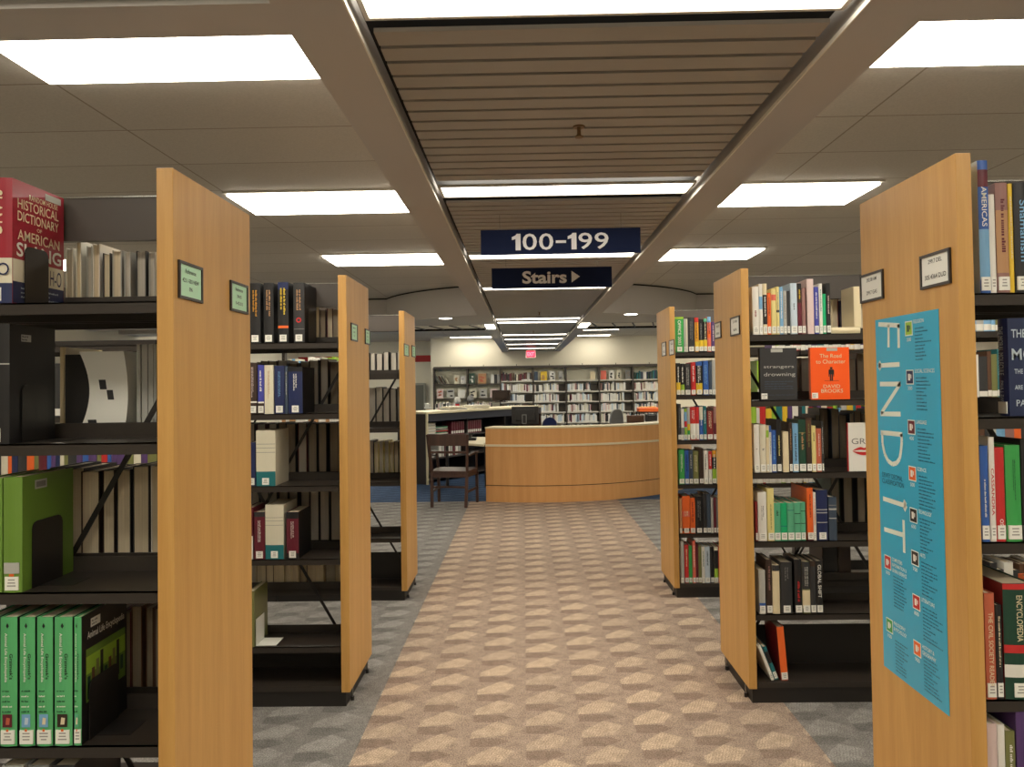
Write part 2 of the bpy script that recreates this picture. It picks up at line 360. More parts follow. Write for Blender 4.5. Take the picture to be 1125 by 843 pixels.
# middle right bookcase
front_row('R2', Z_R2[0], SH[0], 820, 300, 8.036, [
 (47,105,122,'white',{'t':'dark red','span':(.32,.5)}), (106,139,98,'white',{'b':[(.5,.75,'light blue')]}), (140,179,96,'cream',{'b':[(.2,.78,'black')],'t':'white','span':(.28,.74),'desc':'cream and black'}),
 (181,214,178,'orange',{'t':'brown'}), (216,258,140,'pale yellow',{'b':[(.74,.87,'coral')]}), (260,287,122,'pale yellow',{'b':[(.46,.51,'black')],'t':'grey'}),
 (288,320,125,'light blue',{'t':'white','span':(.1,.9)}), (321,352,160,'pale grey',{'t':'grey'}), (354,381,160,'charcoal',{'l':True}), (383,444,92,'pale blue',{'t':'black','span':(.42,.6),'ts':.3}),
 (446,484,95,'maroon',{'b':[(.62,.88,'dark brown'),(.88,1,'black')],'t':'yellow','span':(.65,.88)}), (486,518,135,'mauve',{}), (530,590,55,'pink',{'t':'grey','span':(.48,.52),'d':.2,'l':False}),
 (593,634,125,'violet',{'t':'white'}), (636,667,95,'white',{'t':'teal'}), (669,699,185,'bright green',{}), (700,738,92,'black',{'t':'pink','span':(.3,.75)})])
front_row('R2', Z_R2[2], SH[2], 820, 440, 8.036, [
 (62,112,215,'white',{'t':'grey','span':(.45,.5)}), (115,169,215,'ivory',{'t':'grey','span':(.45,.5)}), (171,196,225,'cream',{'b':[(.75,.9,'lime green')]}), (197,218,225,'white',{'b':[(.86,1,'blue')],'t':'grey'}),
 (219,261,266,'blue',{'t':'light blue'}), (263,304,172,'black',{'t':'pale yellow','span':(.15,.7)}), (318,371,277,'cream',{'l':False}), (373,402,196,'dark brown',{'t':'tan'}),
 (404,455,207,'light blue',{'t':'slate','span':(.15,.8)}), (457,521,172,'dark green',{'t':'tan','span':(.3,.75),'b':[(.74,.76,'olive')]}), (523,571,150,'dark brown',{'b':[(.55,.95,'brown')],'t':'olive'}), (573,611,226,'pale yellow',{'t':'brown','span':(.6,.85)}),
 (613,659,250,'terracotta',{'t':'white','ts':.3}), (660,677,186,'charcoal',{'t':'white'})])
front_row('R2', Z_R2[3], SH[3], 820, 520, 8.036, [
 (75,96,252,'dark red',{}), (98,175,168,'white',{'t':'grey','span':(.4,.72),'ts':.35,'d':.21}), (180,240,136,'pale yellow',{'t':'olive','span':(.2,.7),'ts':.25}), (241,298,266,'sea green',{'t':'dark green','span':(.6,.8)}), (299,357,266,'bright green',{'b':[(.38,.4,'teal')]}),
 (359,420,266,'sea green',{'b':[(.8,.82,'teal')]}), (421,476,261,'sea green',{'b':[(.44,.46,'dark green'),(.7,.72,'dark green')]}), (477,520,258,'sea green',{'b':[(.44,.46,'dark green'),(.76,.78,'dark green')]}), (530,585,132,'orange',{'b':[(0,.14,'maroon')],'t':'dark red','ts':.35,'d':.23}),
 (586,611,172,'white',{'t':'orange'}), (615,713,150,'navy',{'b':[(.6,.62,'pale grey'),(.54,.56,'pale grey'),(.35,.365,'pale grey')],'d':.22}), (723,794,212,'slate',{'b':[(.7,.74,'pale grey'),(.8,.82,'grey'),(.5,.52,'pale grey')],'l':False})])
front_row('R2', Z_R2[4], SH[4], 820, 600, 5.27, [
 (70,108,142,'pale grey',{'b':[(.08,.25,'blue'),(0,.05,'white')]}), (112,146,80,'dark brown',{'t':'mauve'}), (148,190,112,'cream',{'b':[(.88,1,'charcoal')],'l':False}), (196,262,95,'charcoal',{'t':'grey','span':(.6,.9),'ts':.4}),
 (276,318,80,'black',{'t':'red','span':(.12,.6),'ts':.5}), (320,366,92,'olive',{'b':[(0.1,.45,'cream'),(.47,1,'charcoal')],'t':'pale grey','span':(.5,.9)}), (367,399,88,'dark brown',{'b':[(.1,.9,'charcoal')]}), (401,438,88,'black',{'title':'GLOBAL SHIFT','span':(.3,.93),'t':'white','ts':.55})])
# farthest right
front_row('R3', Z_R3[0], SH[0], 735, 340, 9.367, [
 (58,148,80,'green',{'title':'OFFICE 2003','t':'white','b':[(.94,1,'lime green')],'ts':.35,'span':(.2,.9)}), (150,168,98,'pale grey',{}), (170,189,98,'ivory',{}), (191,258,86,'charcoal',{'t':'grey'}), (260,302,86,'amber',{'b':[(.86,1,'red'),(.02,.3,'yellow')],'t':'brown'}),
 (303,349,105,'black',{'b':[(.05,.36,'yellow')],'t':'grey'}), (351,388,95,'black',{'b':[(.05,.36,'yellow'),(.9,1,'sea green')],'t':'cream'}), (390,428,78,'coral',{'b':[(.84,1,'light blue'),(.4,.6,'orange')],'t':'maroon'}), (430,474,130,'purple',{'t':'pink'}), (476,530,110,'olive',{}), (532,600,95,'navy',{}), (602,650,120,'white',{}), (652,700,110,'teal',{}), (702,770,90,'red',{})])
front_row('R3', Z_R3[1], SH[1], 735, 340, 9.367, [
 (72,114,555,'black',{'b':[(.05,.4,'yellow')],'t':'white'}), (116,156,560,'black',{'b':[(.05,.34,'lime green')],'t':'white'}), (160,218,562,'charcoal',{'t':'pale grey'}), (222,271,545,'red',{'t':'white'}), (273,340,540,'black',{'b':[(.05,.36,'yellow'),(.88,1,'blue')],'t':'white'}),
 (345,403,530,'blue',{'t':'light blue'}), (405,438,540,'slate',{}), (440,476,520,'pale grey',{}), (478,520,540,'dark green',{}), (522,580,560,'brown',{}), (582,640,530,'white',{})])
front_row('R3', Z_R3[2], SH[2], 735, 430, 7.67, [
 (72,99,108,'charcoal',{'t':'grey'}), (100,124,150,'white',{'b':[(.15,.4,'grey')]}), (126,149,148,'light blue',{'b':[(.42,.6,'red'),(.1,.4,'lime green'),(.9,1,'lime green')]}), (151,174,138,'pale grey',{'b':[(.1,.3,'green'),(.3,.5,'yellow')]}), (176,224,135,'red',{'b':[(.08,.5,'white')],'t':'white','span':(.55,.9)}), (225,251,135,'red',{'b':[(.08,.5,'white')]}),
 (253,284,130,'blue',{'b':[(.6,1,'ivory')],'t':'white'}), (286,314,126,'teal',{'t':'white'}), (316,369,140,'dark red',{'t':'cream','b':[(.9,1,'dark brown')]}), (371,400,130,'mauve',{'b':[(.1,.5,'maroon')]}), (402,440,135,'ivory',{}), (442,500,140,'navy',{})])
front_row('R3', Z_R3[3], SH[3], 735, 430, 7.67, [
 (78,129,495,'green',{'t':'white','ts':.35}), (131,164,500,'blue',{'t':'navy'}), (166,199,500,'slate',{'t':'pale grey'}), (201,246,505,'olive',{'t':'cream'}), (252,288,482,'dark brown',{}), (290,326,500,'white',{'t':'grey'}), (330,360,505,'white',{'b':[(.45,1,'red')],'t':'white','span':(.5,.9)}), (362,396,500,'black',{'b':[(.1,.45,'lime green'),(.8,1,'amber')],'t':'white'}), (398,440,510,'cream',{}), (442,490,500,'brown',{})])
front_row('R3', Z_R3[4], SH[4], 735, 530, 7.03, [
 (78,98,125,'tan',{}), (100,160,108,'orange',{'b':[(.45,.6,'coral'),(.06,.14,'black')],'t':'cream','span':(.46,.6)}), (162,200,122,'orange',{'t':'dark red'}), (202,258,110,'black',{'t':'grey'}), (260,288,88,'charcoal',{}), (290,320,90,'slate',{}), (322,340,122,'pale grey',{}), (342,362,120,'maroon',{}), (364,386,126,'grey',{}), (388,430,120,'white',{})])
front_row('R3', .1, SH[5], 735, 530, 7.03, [
 (86,114,455,'pale grey',{}), (118,149,482,'red',{'t':'cream'}), (151,177,492,'green',{}), (179,203,450,'coral',{'t':'white'}), (205,224,482,'maroon',{}), (226,249,496,'olive',{}), (251,274,500,'white',{'t':'teal'}), (276,314,498,'pale blue',{'t':'slate'}), (318,344,500,'black',{}), (346,378,500,'ivory',{'b':[(.15,.4,'lime green'),(.4,.9,'black')]}), (380,420,495,'red',{}), (422,460,500,'navy',{})])
# nearest right
front_row('R1', Z_R1[0], SH[0], 1060, 170, 5.27, [
 (68,130,36,'blue',{'title':'AMERICAS','span':(.5,.8),'t':'white','ts':.5,'b':[(.1,.48,'light blue'),(.8,.93,'maroon')],'d':.2,'side':'pale blue','desc':'tall blue'}), (134,170,232,'white',{'d':.18}), (171,244,166,'mauve',{'t':'maroon','span':(.15,.85),'b':[(.18,.75,'tan')],'d':.18}), (245,272,170,'yellow',{'d':.2,'t':'cream','l':False}),
 (275,372,166,'black',{'title':'Shamanism','t':'light blue','span':(.28,.84),'ts':.42,'d':.2}), (375,440,200,'teal',{})], yo=.025)
front_row('R1', Z_R1[2], SH[2], 1065, 330, 3.12, [
 (33,62,500,'blue',{'t':'white','ts':.35,'span':(.1,.65)}), (63,84,470,'white',{'title':'CASSANDRA','t':'red','span':(.25,.7)}), (85,117,506,'red',{'title':'OSHO','t':'white','span':(.08,.24),'ts':.4}), (119,172,498,'green',{'t':'dark green','span':(.4,.85),'ts':.2}), (174,215,480,'black',{'t':'white'})], yo=.025)
front_row('R1', Z_R1[3], SH[3], 1065, 590, 3.33, [
 (52,90,207,'terracotta',{'title':'THE CIVIL SOCIETY READER','t':'cream','span':(.12,.82),'ts':.45}), (93,117,250,'black',{'t':'cream','l':True}), (119,232,172,'dark green',{'title':'ENCYCLOPEDIA','t':'cream','span':(.5,.9),'ts':.2,'b':[(.95,1,'red'),(.19,.3,'white'),(.4,.47,'red')],'d':.22,'side':'dark red'})], yo=.025, depth=.18)
front_row('R1', Z_R1[4], SH[4], 1065, 590, 3.33, [(63,100,685,'pink',{}), (101,128,688,'white',{}), (130,166,712,'olive',{'t':'white'}), (168,205,640,'purple',{}), (207,240,650,'ivory',{})], yo=.025)
# nearest left
front_row('L1', Z_L1[3], SH[3], 0, 640, 4.15, [
 (-76,-6,162,'emerald',{'t':'white'}), (0,82,162,'emerald',{'t':'white'}), (88,163,162,'emerald',{'t':'white'}), (167,244,162,'emerald',{'t':'white'}), (247,333,160,'emerald',{'t':'white'}), (336,374,160,'emerald',{'t':'white','side':'black','d':.21})][:0])
def side_plate(mb, w, y0, y1, z0, z1, m): mb.face([(w, y0, z0), (w, y1, z0), (w, y1, z1), (w, y0, z1)], m)
# green encyclopaedia volumes
SP = [(-76,-6), (0,82), (88,163), (167,244), (247,333), (336,374)]
for i, (a, b) in enumerate(SP):
    z = Z_L1[3]; Y = YR[0]+.025; A = atY(a/4.15, 640+160/4.15, Y); B = atY(b/4.15, 640+160/4.15, Y)
    last = i == 5
    w = B.x-A.x-.003; h = A.z-z
    pos = ['leftmost, cut off by the photo edge', 'second from left', 'third from left', 'third from right', 'second from right', 'rightmost, black cover showing'][i]
    o = book((A.x+B.x)/2, Y, z+.0006, w, h, .235, 'emerald', f"green animal encyclopedia volume, {pos}, fourth shelf, nearest left bookcase", 'green encyclopedia volumes',
             side='black' if True else None, label_on=True)
    t = MB(); hh = w*.2; yy = -.0062
    text_on(t, "Grzimek's", (w*.12, yy, h*.72), (0, 0, -h*.2), (hh, 0, 0), cm('black'), .01)
    text_on(t, 'Animal Life Encyclopedia', (-w*.2, yy, h*.88), (0, 0, -h*.38), (hh, 0, 0), cm('white'), .01)
    t.obj('spine_title', o)
    t = MB(); r = random.Random(i)
    for k in range(5): scribble(t, (-w*.3, yy, h*(.42-.04*k)), (w*.6, 0, 0), (0, 0, h*.02), cm('white' if k % 2 else 'dark green'), r)
    t.obj('fine_print', o); t = MB()
    t.face([(-w*.28, yy, h*.15), (w*.28, yy, h*.15), (w*.28, yy, h*.25), (-w*.28, yy, h*.25)], cm(('slate','maroon','light blue','light blue','dark brown','sea green')[i]))
    t.face([(-w*.1, yy-.0002, h*.17), (w*.12, yy-.0002, h*.17), (w*.16, yy-.0002, h*.22), (-w*.05, yy-.0002, h*.225)], cm(('pale grey','terracotta','pale blue','cream','cream','cream')[i]))
    t.obj('spine_picture', o); t = MB()
    t.face([(-w*.09, yy, h*.935), (0, yy, h*.915), (w*.09, yy, h*.935), (0, yy, h*.96)], cm('black'))
    t.face([(-w*.07, yy, h*.115), (w*.07, yy, h*.115), (w*.07, yy, h*.135), (-w*.07, yy, h*.135)], cm('orange'))
    t.obj('spine_emblem', o)
    if last:
        t = MB(); x = w/2+.0004
        side_plate(t, x, .02, .21, h*.3, h*.72, cm('leaf green')); side_plate(t, x+.0002, .02, .21, h*.52, h*.66, cm('lime green'))
        for q in range(9):
            y0 = .025+q*.02; side_plate(t, x+.0004, y0, y0+.014, h*(.32+.03*(q % 3)), h*(.5+.05*(q % 4)), cm(('dark green','brown','olive','black')[q % 4]))
        text_on(t, 'Animal Life Encyclopedia', (x+.0005, .025, h*.78), (0, .18, 0), (0, 0, h*.075), cm('white'), .01)
        side_plate(t, x+.0005, .04, .085, h*.88, h*.95, WHITE); scribble(t, (x+.0007, .045, h*.89), (0, .035, 0), (0, 0, h*.05), cm('grey'), r, 2)
        t.obj('cover_print', o)

def bookend(x, y, z, label, h=.15, d=.12, sgn=1):
    """steel plate standing beside books, folded to a tongue under them"""
    mb = MB(); k = mb.mi(BLACKM); pts = [(0, 0), (d, 0), (d, h-.02)] + [(d-.02+.02*cos(a), h-.02+.02*sin(a)) for a in (pi/6, pi/3, pi/2)] + [(.02-.02*cos(a), h-.02+.02*sin(a)) for a in (pi/2, pi/3, pi/6)] + [(0, h-.02)]
    i = len(mb.v); n = len(pts); mb.v += [(0, p, q) for p, q in pts]+[(.0016, p, q) for p, q in pts]
    mb.f += [tuple(reversed(range(i, i+n))), tuple(range(i+n, i+2*n))]; mb.m += [k, k]
    for j in range(n): mb.f.append((i+j, i+(j+1) % n, i+n+(j+1) % n, i+n+j)); mb.m.append(k)
    o = mb.obj('bookend', loc=(x, y, z+.0008)); tag(o, label, 'bookend', 'black metal bookends')
    t = MB(); t.box(-.0 if sgn < 0 else .0016, .09 if sgn > 0 else .0, .03, d-.02, -.0006, .0004, BLACKM)
    t.obj('foot', o); return o
def big_book(key, z, x1, ytop, thick, d, col, label, bands=(), side=None, yo=.025, h=None, pages=None, Y=None, title=None, tc='white', lab=True, span=(.3,.88), ts=.5):
    Y = Y or YR[int(key[1])-1]+yo; B = atY(x1, ytop, Y); hh = h or B.z-z
    return book(B.x-thick/2, Y, z+.0006, thick, hh, d, col, label, None, bands=bands, side=side, pages=pages, label_on=lab, title=title, txt=tc if title else None, title_span=span, tsize=ts), thick, hh, B.x
# red slang dictionary
o, w, h, X1 = big_book('L1', Z_L1[0], 13.5, 195.5, .085, .235, 'dark red', 'thick red historical dictionary of American slang, top shelf, nearest left bookcase', bands=[(0,.16,'navy'),(.16,.36,'ivory')])
MATS['cloth_crimson'] = mat('cloth_crimson', (158, 34, 52), .28, coat=.3)
o.data.materials[0] = MATS['cloth_crimson']
t = MB(); x = w/2+.0005; W = .212
side_plate(t, x, .002, .218, 0.002, h*.18, cm('navy')); side_plate(t, x, .002, .218, h*.18, h*.36, cm('ivory'))
for s, zc, hh, a, b in (('RANDOM HOUSE', .87, .045, .3, .88), ('HISTORICAL', .775, .08, .08, .9), ('DICTIONARY', .675, .08, .08, .9), ('OF', .625, .03, .45, .55), ('AMERICAN', .52, .085, .08, .92)):
    text_on(t, s, (x+.0004, .003+W*a, h*zc), (0, W*(b-a), 0), (0, 0, h*hh), cm('cream'), .005)
text_on(t, 'SLANG', (x+.0004, .003+W*.06, h*.385), (0, W*.9, 0), (0, 0, h*.115), cm('white'), .02)
text_on(t, 'II', (x+.0006, .003+W*.28, h*.2), (0, W*.09, 0), (0, 0, h*.13), cm('navy')); text_on(t, 'H-O', (x+.0006, .003+W*.72, h*.2), (0, W*.24, 0), (0, 0, h*.13), cm('navy'))
for k in range(3): scribble(t, (x+.0006, .003+W*.14, h*(.12-.035*k)), (0, W*.8, 0), (0, 0, h*.025), cm('pale blue'), random.Random(k))
side_plate(t, x+.0005, .003+W*.62, .003+W*.95, h*.92, h*.975, cm('pale grey')); t.obj('cover_print', o)
t = MB(); text_on(t, 'H-O', (-w*.4, -.0062, h*.22), (w*.85, 0, 0), (0, 0, h*.1), cm('navy')); text_on(t, 'SLANG', (-w*.2, -.0062, h*.9), (0, 0, -h*.35), (w*.45, 0, 0), cm('cream'), .01); t.obj('spine_title', o)
bookend(X1+.002, YR[0]+.07, Z_L1[0], 'black bookend against the red slang dictionary, nearest left bookcase', .155, .1)
# black volumes second shelf
o, w, h, X1 = big_book('L1', Z_L1[1], 10.5, 356, .075, .19, 'black', 'thick black volume with a barcode sticker, second shelf, nearest left bookcase', bands=[(.66,.67,'pale grey')])
t = MB(); side_plate(t, w/2+.0005, .045, .085, h*.86, h*.92, cm('pale grey')); scribble(t, (w/2+.0007, .048, h*.865), (0, .034, 0), (0, 0, h*.05), cm('charcoal'), random.Random(3), 2); t.obj('barcode_sticker', o)
bookend(X1+.002, YR[0]+.07, Z_L1[1], 'black bookend beside the thick black volume, nearest left bookcase', .15, .11)
# green binders third shelf
o, w, h, X1 = big_book('L1', Z_L1[2], 24.5, 524.5, .048, .22, 'leaf green', 'leaf green volume with a barcode sticker, third shelf, nearest left bookcase')
t = MB(); side_plate(t, w/2+.0005, .05, .1, h*.87, h*.95, cm('pale grey')); side_plate(t, w/2+.0007, .055, .095, h*.885, h*.935, cm('grey')); t.obj('barcode_sticker', o)
t = MB(); t.box(-w*.4, w*.4, -.0058, -.003, .048, .075, cm('pale grey')); t.box(-w*.12, w*.12, -.006, -.003, .041, .047, cm('orange')); t.obj('spine_sticker', o)
bookend(X1+.002, YR[0]+.06, Z_L1[2], 'black bookend standing against the leaf green volume, nearest left bookcase', .17, .13)
X0 = X1-.05
book(X0-.026, YR[0]+.025, Z_L1[2]+.0006, .05, h-.002, .22, 'leaf green', 'leaf green volume cut off by the left photo edge, third shelf', None)
A = atY(374/4.15, 678, YR[0]+.025); bookend(A.x+.003, YR[0]+.05, Z_L1[3], 'black bookend holding up the green encyclopedia volumes, nearest left bookcase', .15, .14)
# fifth shelf of nearest left: grey boxes
for i, (xx, col) in enumerate(((-1.30, 'pale grey'), (-1.235, 'grey'), (-1.17, 'charcoal'))):
    book(xx, YR[0]+.03, Z_L1[4]+.0006, .055, .33, .22, col, f"{col} tall volume, {('leftmost','middle','rightmost')[i]} of three at the photo's bottom left corner", 'grey volumes at the bottom left')
# middle left
front_row('L2', Z_L2[0], SH[0], 270, 300, 9.364, [
 (40,150,108,'black',{'t':'amber','span':(.42,.88),'ts':.5,'d':.24}), (182,285,106,'black',{'t':'tan','span':(.42,.88),'ts':.5,'d':.24}), (328,438,97,'black',{'t':'yellow','span':(.42,.9),'ts':.6,'b':[(.88,1,'navy'),(.24,.28,'orange')],'d':.24}), (488,602,102,'charcoal',{'t':'tan','span':(.45,.88),'ts':.5,'b':[(.22,.23,'grey')],'d':.25,'side':'black'})], depth=.2)
A = atY(270+540/9.364, 300+487/9.364, YR[1]+.03)
o = MB(); 
for j in range(16): 
    a0, a1 = 2*pi*j/16, 2*pi*(j+1)/16
    o.face([(.013*cos(a0), 0, .013*sin(a0)), (.013*cos(a1), 0, .013*sin(a1)), (.007*cos(a1), 0, .007*sin(a1)), (.007*cos(a0), 0, .007*sin(a0))], cm('red'))
bk = [q for q in bpy.data.objects if q.get('label', '').startswith('charcoal book, first from the aisle, top shelf, middle bookcase on the left')][0]
e_ = o.obj('spine_emblem', bk); e_.location = (0, -.0062, A.z-Z_L2[0])
bookend(atY(335, 366, YR[1]+.03).x+.002, YR[1]+.08, Z_L2[0], 'black bookend beside the black volumes, top shelf, middle left bookcase', .17, .12)
front_row('L2', Z_L2[1], SH[1], 270, 360, 7.03, [
 (20,86,276,'dark brown',{'t':'pink','span':(.3,.92),'ts':.3,'b':[(.22,.25,'white')]}), (92,140,290,'violet',{'t':'white','b':[(.22,.25,'white'),(0,.22,'dark brown')]}), (143,214,292,'ivory',{'t':'tan','l':False,'ts':.25}), (220,299,296,'navy',{'t':'light blue','ts':.25}), (301,323,300,'slate',{'t':'pale grey','l':False}), (326,438,306,'navy',{'t':'white','ts':.3,'span':(.45,.85),'b':[(.9,1,'black')],'d':.22,'side':'black'})], depth=.19)
front_row('L2', Z_L2[2], SH[2], 270, 440, 7.03, [(10,72,325,'navy',{'d':.2}), (78,228,234,'ivory',{'b':[(0,.26,'teal'),(.75,.757,'grey'),(.68,.687,'grey'),(.6,.607,'grey')],'d':.24,'desc':'wide ivory and teal'})], depth=.2)
front_row('L2', Z_L2[3], SH[3], 270, 540, 6.02, [(-10,47,110,'maroon',{'b':[(0,.45,'white')]}), (55,126,138,'maroon',{'t':'white','ts':.3,'b':[(.9,1,'charcoal')],'span':(.25,.82)}), (128,250,90,'ivory',{'b':[(0,.26,'teal'),(.76,.766,'grey'),(.7,.706,'grey'),(.62,.626,'grey')],'d':.24,'desc':'wide ivory and teal'}), (268,350,138,'maroon',{'b':[(.86,1,'black'),(0,.12,'black')],'t':'pink','span':(.35,.8),'ts':.3,'side':'black','d':.22})], depth=.2)
o, w, h, X1 = big_book('L2', Z_L2[4], 279, 650, .03, .2, 'olive', 'olive green volume half hidden behind the nearest panel, fifth shelf', lab=False)
mb = MB(); mb.box(0, .002, 0, .12, 0, .13, WHITE); mb.box(0, .1, 0, .12, -.0005, .0012, WHITE); o = mb.obj('bookend', loc=(X1+.003, YR[1]+.04, Z_L2[4]+.001)); tag(o, 'white bookend with its flat foot out, fifth shelf, middle left bookcase', 'bookend')

# face-out books
def faceout(px0, px1, pyt, z, Y, thick, col, label, spinecol=None, lab=True, h=None):
    A = atY(px0, pyt, Y); B = atY(px1, pyt, Y); W = B.x-A.x; hh = h or (A.z-z)
    o = book(A.x, Y+thick/2, z+.0006+.0, thick, hh, W, col, label, None, rz=-pi/2, label_on=False, bands=[(0, 1, spinecol)] if spinecol else ())
    if lab:
        l = MB(); x = thick/2+.0005
        l.face([(x, .004, .006), (x, .034, .006), (x, .034, .034), (x, .004, .034)], WHITE)
        scribble(l, (x+.0002, .008, .01), (0, .02, 0), (0, 0, .018), cm('grey'), random.Random(5), 3); l.obj('cover_label', o)
    return o, thick/2+.0005, W, hh
def fronttext(o, lines, x, W, h, m, bold=.01):
    t = MB()
    for s, a, b, zc, hh in lines: text_on(t, s, (x+.0003, W*a, h*zc), (0, W*(b-a), 0), (0, 0, h*hh), m, bold)
    return t.obj('cover_title', o)
Y = YR[1]+.04
o, x, W, h = faceout(834.5, 875, 383, Z_R2[1], Y, .025, 'charcoal', 'dark book Strangers Drowning facing out, second shelf, middle right bookcase', 'black')
fronttext(o, [('strangers', .1, .92, .6, .06), ('drowning', .1, .95, .44, .09)], x, W, h, cm('pale grey'), 0)
t = MB()
for k in range(4): scribble(t, (x+.0004, W*.12, h*(.34-.045*k)), (0, W*.8, 0), (0, 0, h*.035), cm('slate'), random.Random(k+20))
text_on(t, 'larissa macfarquhar', (x+.0004, W*.12, h*.08), (0, W*.8, 0), (0, 0, h*.035), cm('slate')); t.face([(x+.0004, W*.3, h*.92), (x+.0004, W*.62, h*.92), (x+.0004, W*.62, h*.985), (x+.0004, W*.3, h*.985)], cm('pale grey')); t.obj('cover_print', o)
o, x, W, h = faceout(890, 932.6, 382.2, Z_R2[1], Y, .028, 'orange', 'orange book facing out with a small black man on it, second shelf', 'terracotta')
o.data.materials[0] = mat('cover_orange', (246, 92, 24), .4)
fronttext(o, [('The Road', .24, .8, .8, .075), ('to Character', .14, .9, .69, .075), ('DAVID', .32, .75, .22, .065), ('BROOKS', .26, .82, .13, .07)], x, W, h, cm('cream'), 0)
t = MB(); blk = cm('black')
def fp(a, b, c, d): t.face([(x+.0004, W*a, h*c), (x+.0004, W*b, h*c), (x+.0004, W*b, h*d), (x+.0004, W*a, h*d)], blk)
fp(.5, .56, .58, .62); fp(.47, .59, .48, .575); fp(.49, .525, .36, .48); fp(.535, .57, .36, .48); fp(.46, .48, .44, .56); fp(.58, .6, .44, .56); fp(.35, .72, .355, .36)
t.face([(x+.0004, W*.42, h*.93), (x+.0004, W*.7, h*.93), (x+.0004, W*.7, h*.99), (x+.0004, W*.42, h*.99)], cm('pale grey')); t.obj('cover_print', o)
o, x, W, h = faceout(931.5, 966, 465, Z_R2[2], YR[1]+.035, .02, 'white', 'white book facing out with red lips, third shelf, middle right bookcase', 'red', lab=False)
t = MB(); text_on(t, 'GR', (x+.0003, W*.1, h*.56), (0, W*.45, 0), (0, 0, h*.12), cm('grey'), 0)
N = 20; 
for j in range(N):
    u0, u1 = j/N, (j+1)/N
    def lip(u, k): return h*(.42-.09*u*0) + k*h*(.09*sin(pi*u)**.8)*(1-.35*math.exp(-((u-.5)/.09)**2)*(k > 0))
    for k in (1, -1):
        a0, a1, b0, b1 = lip(u0, k), lip(u1, k), lip(u0, k*.25), lip(u1, k*.25)
        q = [(x+.0004, W*(.12+.75*u0), b0), (x+.0004, W*(.12+.75*u1), b1), (x+.0004, W*(.12+.75*u1), a1), (x+.0004, W*(.12+.75*u0), a0)]
        t.face(q, cm('red'))
t.obj('cover_print', o)
o, x, W, h = faceout(1106.5, 1168, 350, Z_R1[1], YR[0]+.045, .04, 'slate', 'navy book facing out with pale capitals, second shelf, nearest right bookcase', 'navy', lab=False)
l = MB(); l.box(-.017, .017, -.0062, -.004, .006, .036, WHITE); l.obj('spine_label', o)
o.data.materials[0] = mat('cover_midnight', (38, 50, 84), .4)
fronttext(o, [('THE', .06, .32, .8, .085), ('MORAL', .06, .95, .57, .12), ('THE SOURCE OF LOVE', .1, .95, .43, .05), ('ARE YOU GOOD', .1, .7, .27, .045), ('PAUL J. ZAK', .12, .92, .08, .085)], x, W, h, cm('pale blue'), .01)
t = MB(); text_on(t, 'THE MORAL MOLECULE', (-.011, -.0058, h*.92), (0, 0, -h*.5), (.02, 0, 0), cm('pale blue'), 0); text_on(t, 'PAUL J. ZAK', (-.008, -.0058, h*.36), (0, 0, -h*.22), (.014, 0, 0), cm('pale blue'), 0); t.obj('spine_title', o)

# leaning books on the bottom shelf of the middle right case
zb = .1
def lean_book(x, Y, w, h, d, col, ang, label, **k):
    o = book(x, Y, zb+.001, w, h, d, col, label, 'leaning books on the bottom shelf', **k); o.rotation_euler = (0, -ang, 0)
    o.location.x = x; o.location.z = zb+.001+abs(sin(ang))*w/2; return o
xr = atY(868, 740, YR[1]+.03).x
lean_book(xr-.026, YR[1]+.03, .034, .262, .2, 'terracotta', radians(4), 'red orange book leaning on the bottom shelf, middle right bookcase', bands=[(.12,1,'orange')], side='dark red')
lean_book(xr-.062, YR[1]+.04, .018, .17, .18, 'teal', radians(20), 'teal and black slim book slumped on the bottom shelf, middle right bookcase', bands=[(.5,.85,'black')])
lean_book(xr-.084, YR[1]+.03, .015, .18, .2, 'white', radians(21), 'white slim book leaning lowest against the panel, middle right bookcase')
# lying and standing cream books top shelf right side
A = atY(914, 366, YR[1]+.03); B = atY(946, 366, YR[1]+.03)
o = book(A.x, YR[1]+.04, Z_R2[0]+.001, .03, B.x-A.x, .17, 'cream', 'cream book lying flat, top shelf, middle right bookcase', None, label_on=False); o.rotation_euler = (0, pi/2, 0); o.location.z = Z_R2[0]+.0165
A = atY(937, 315, YR[1]+.05); book(A.x+.02, YR[1]+.05, Z_R2[0]+.033, .035, A.z-Z_R2[0]-.033, .15, 'cream', 'cream book standing on the flat one, top shelf, middle right bookcase', None, label_on=False)

# ------------------------------------------------------------------ rear books, page edges towards us
def rear_row(key, z, shelfname, xs, hs, tones, covers, dep=.19, seed=0, wr=(.022, .05), gap=.0015):
    rnd = random.Random(seed*17+3); Y = YR[int(key[1])-1]+DROW-.03; s = -1 if key[0] == 'L' else 1
    x = xs[0]; n = 0
    while x*s < xs[1]*s-.02:
        w = rnd.uniform(*wr); h = rnd.uniform(*hs); c = rnd.choice(covers); d = dep+rnd.uniform(-.02, .015)
        book(x+s*w/2, Y, z+.0006, w, h, d, c, f"book showing page edges, {ORD[n]} from the aisle, {shelfname} shelf back, {CASE[key]}",
             f"books seen from behind on the {CASE[key]}", rz=pi, label_on=False, pages=rnd.choice(tones))
        x += s*(w+gap+(rnd.uniform(0, .004))); n += 1
        if n > 18: break
rear_row('L1', Z_L1[0], SH[0], (-.945, -1.40), (.17, .22), [PAGEG, PAGES], ['white', 'pale grey', 'charcoal', 'grey'], seed=1, wr=(.012, .035), gap=.006)
rear_row('L1', Z_L1[2], SH[2], (-.945, -1.45), (.27, .285), [PAGES, PAGEG], ['dark brown', 'charcoal', 'white'], seed=3, wr=(.035, .06))
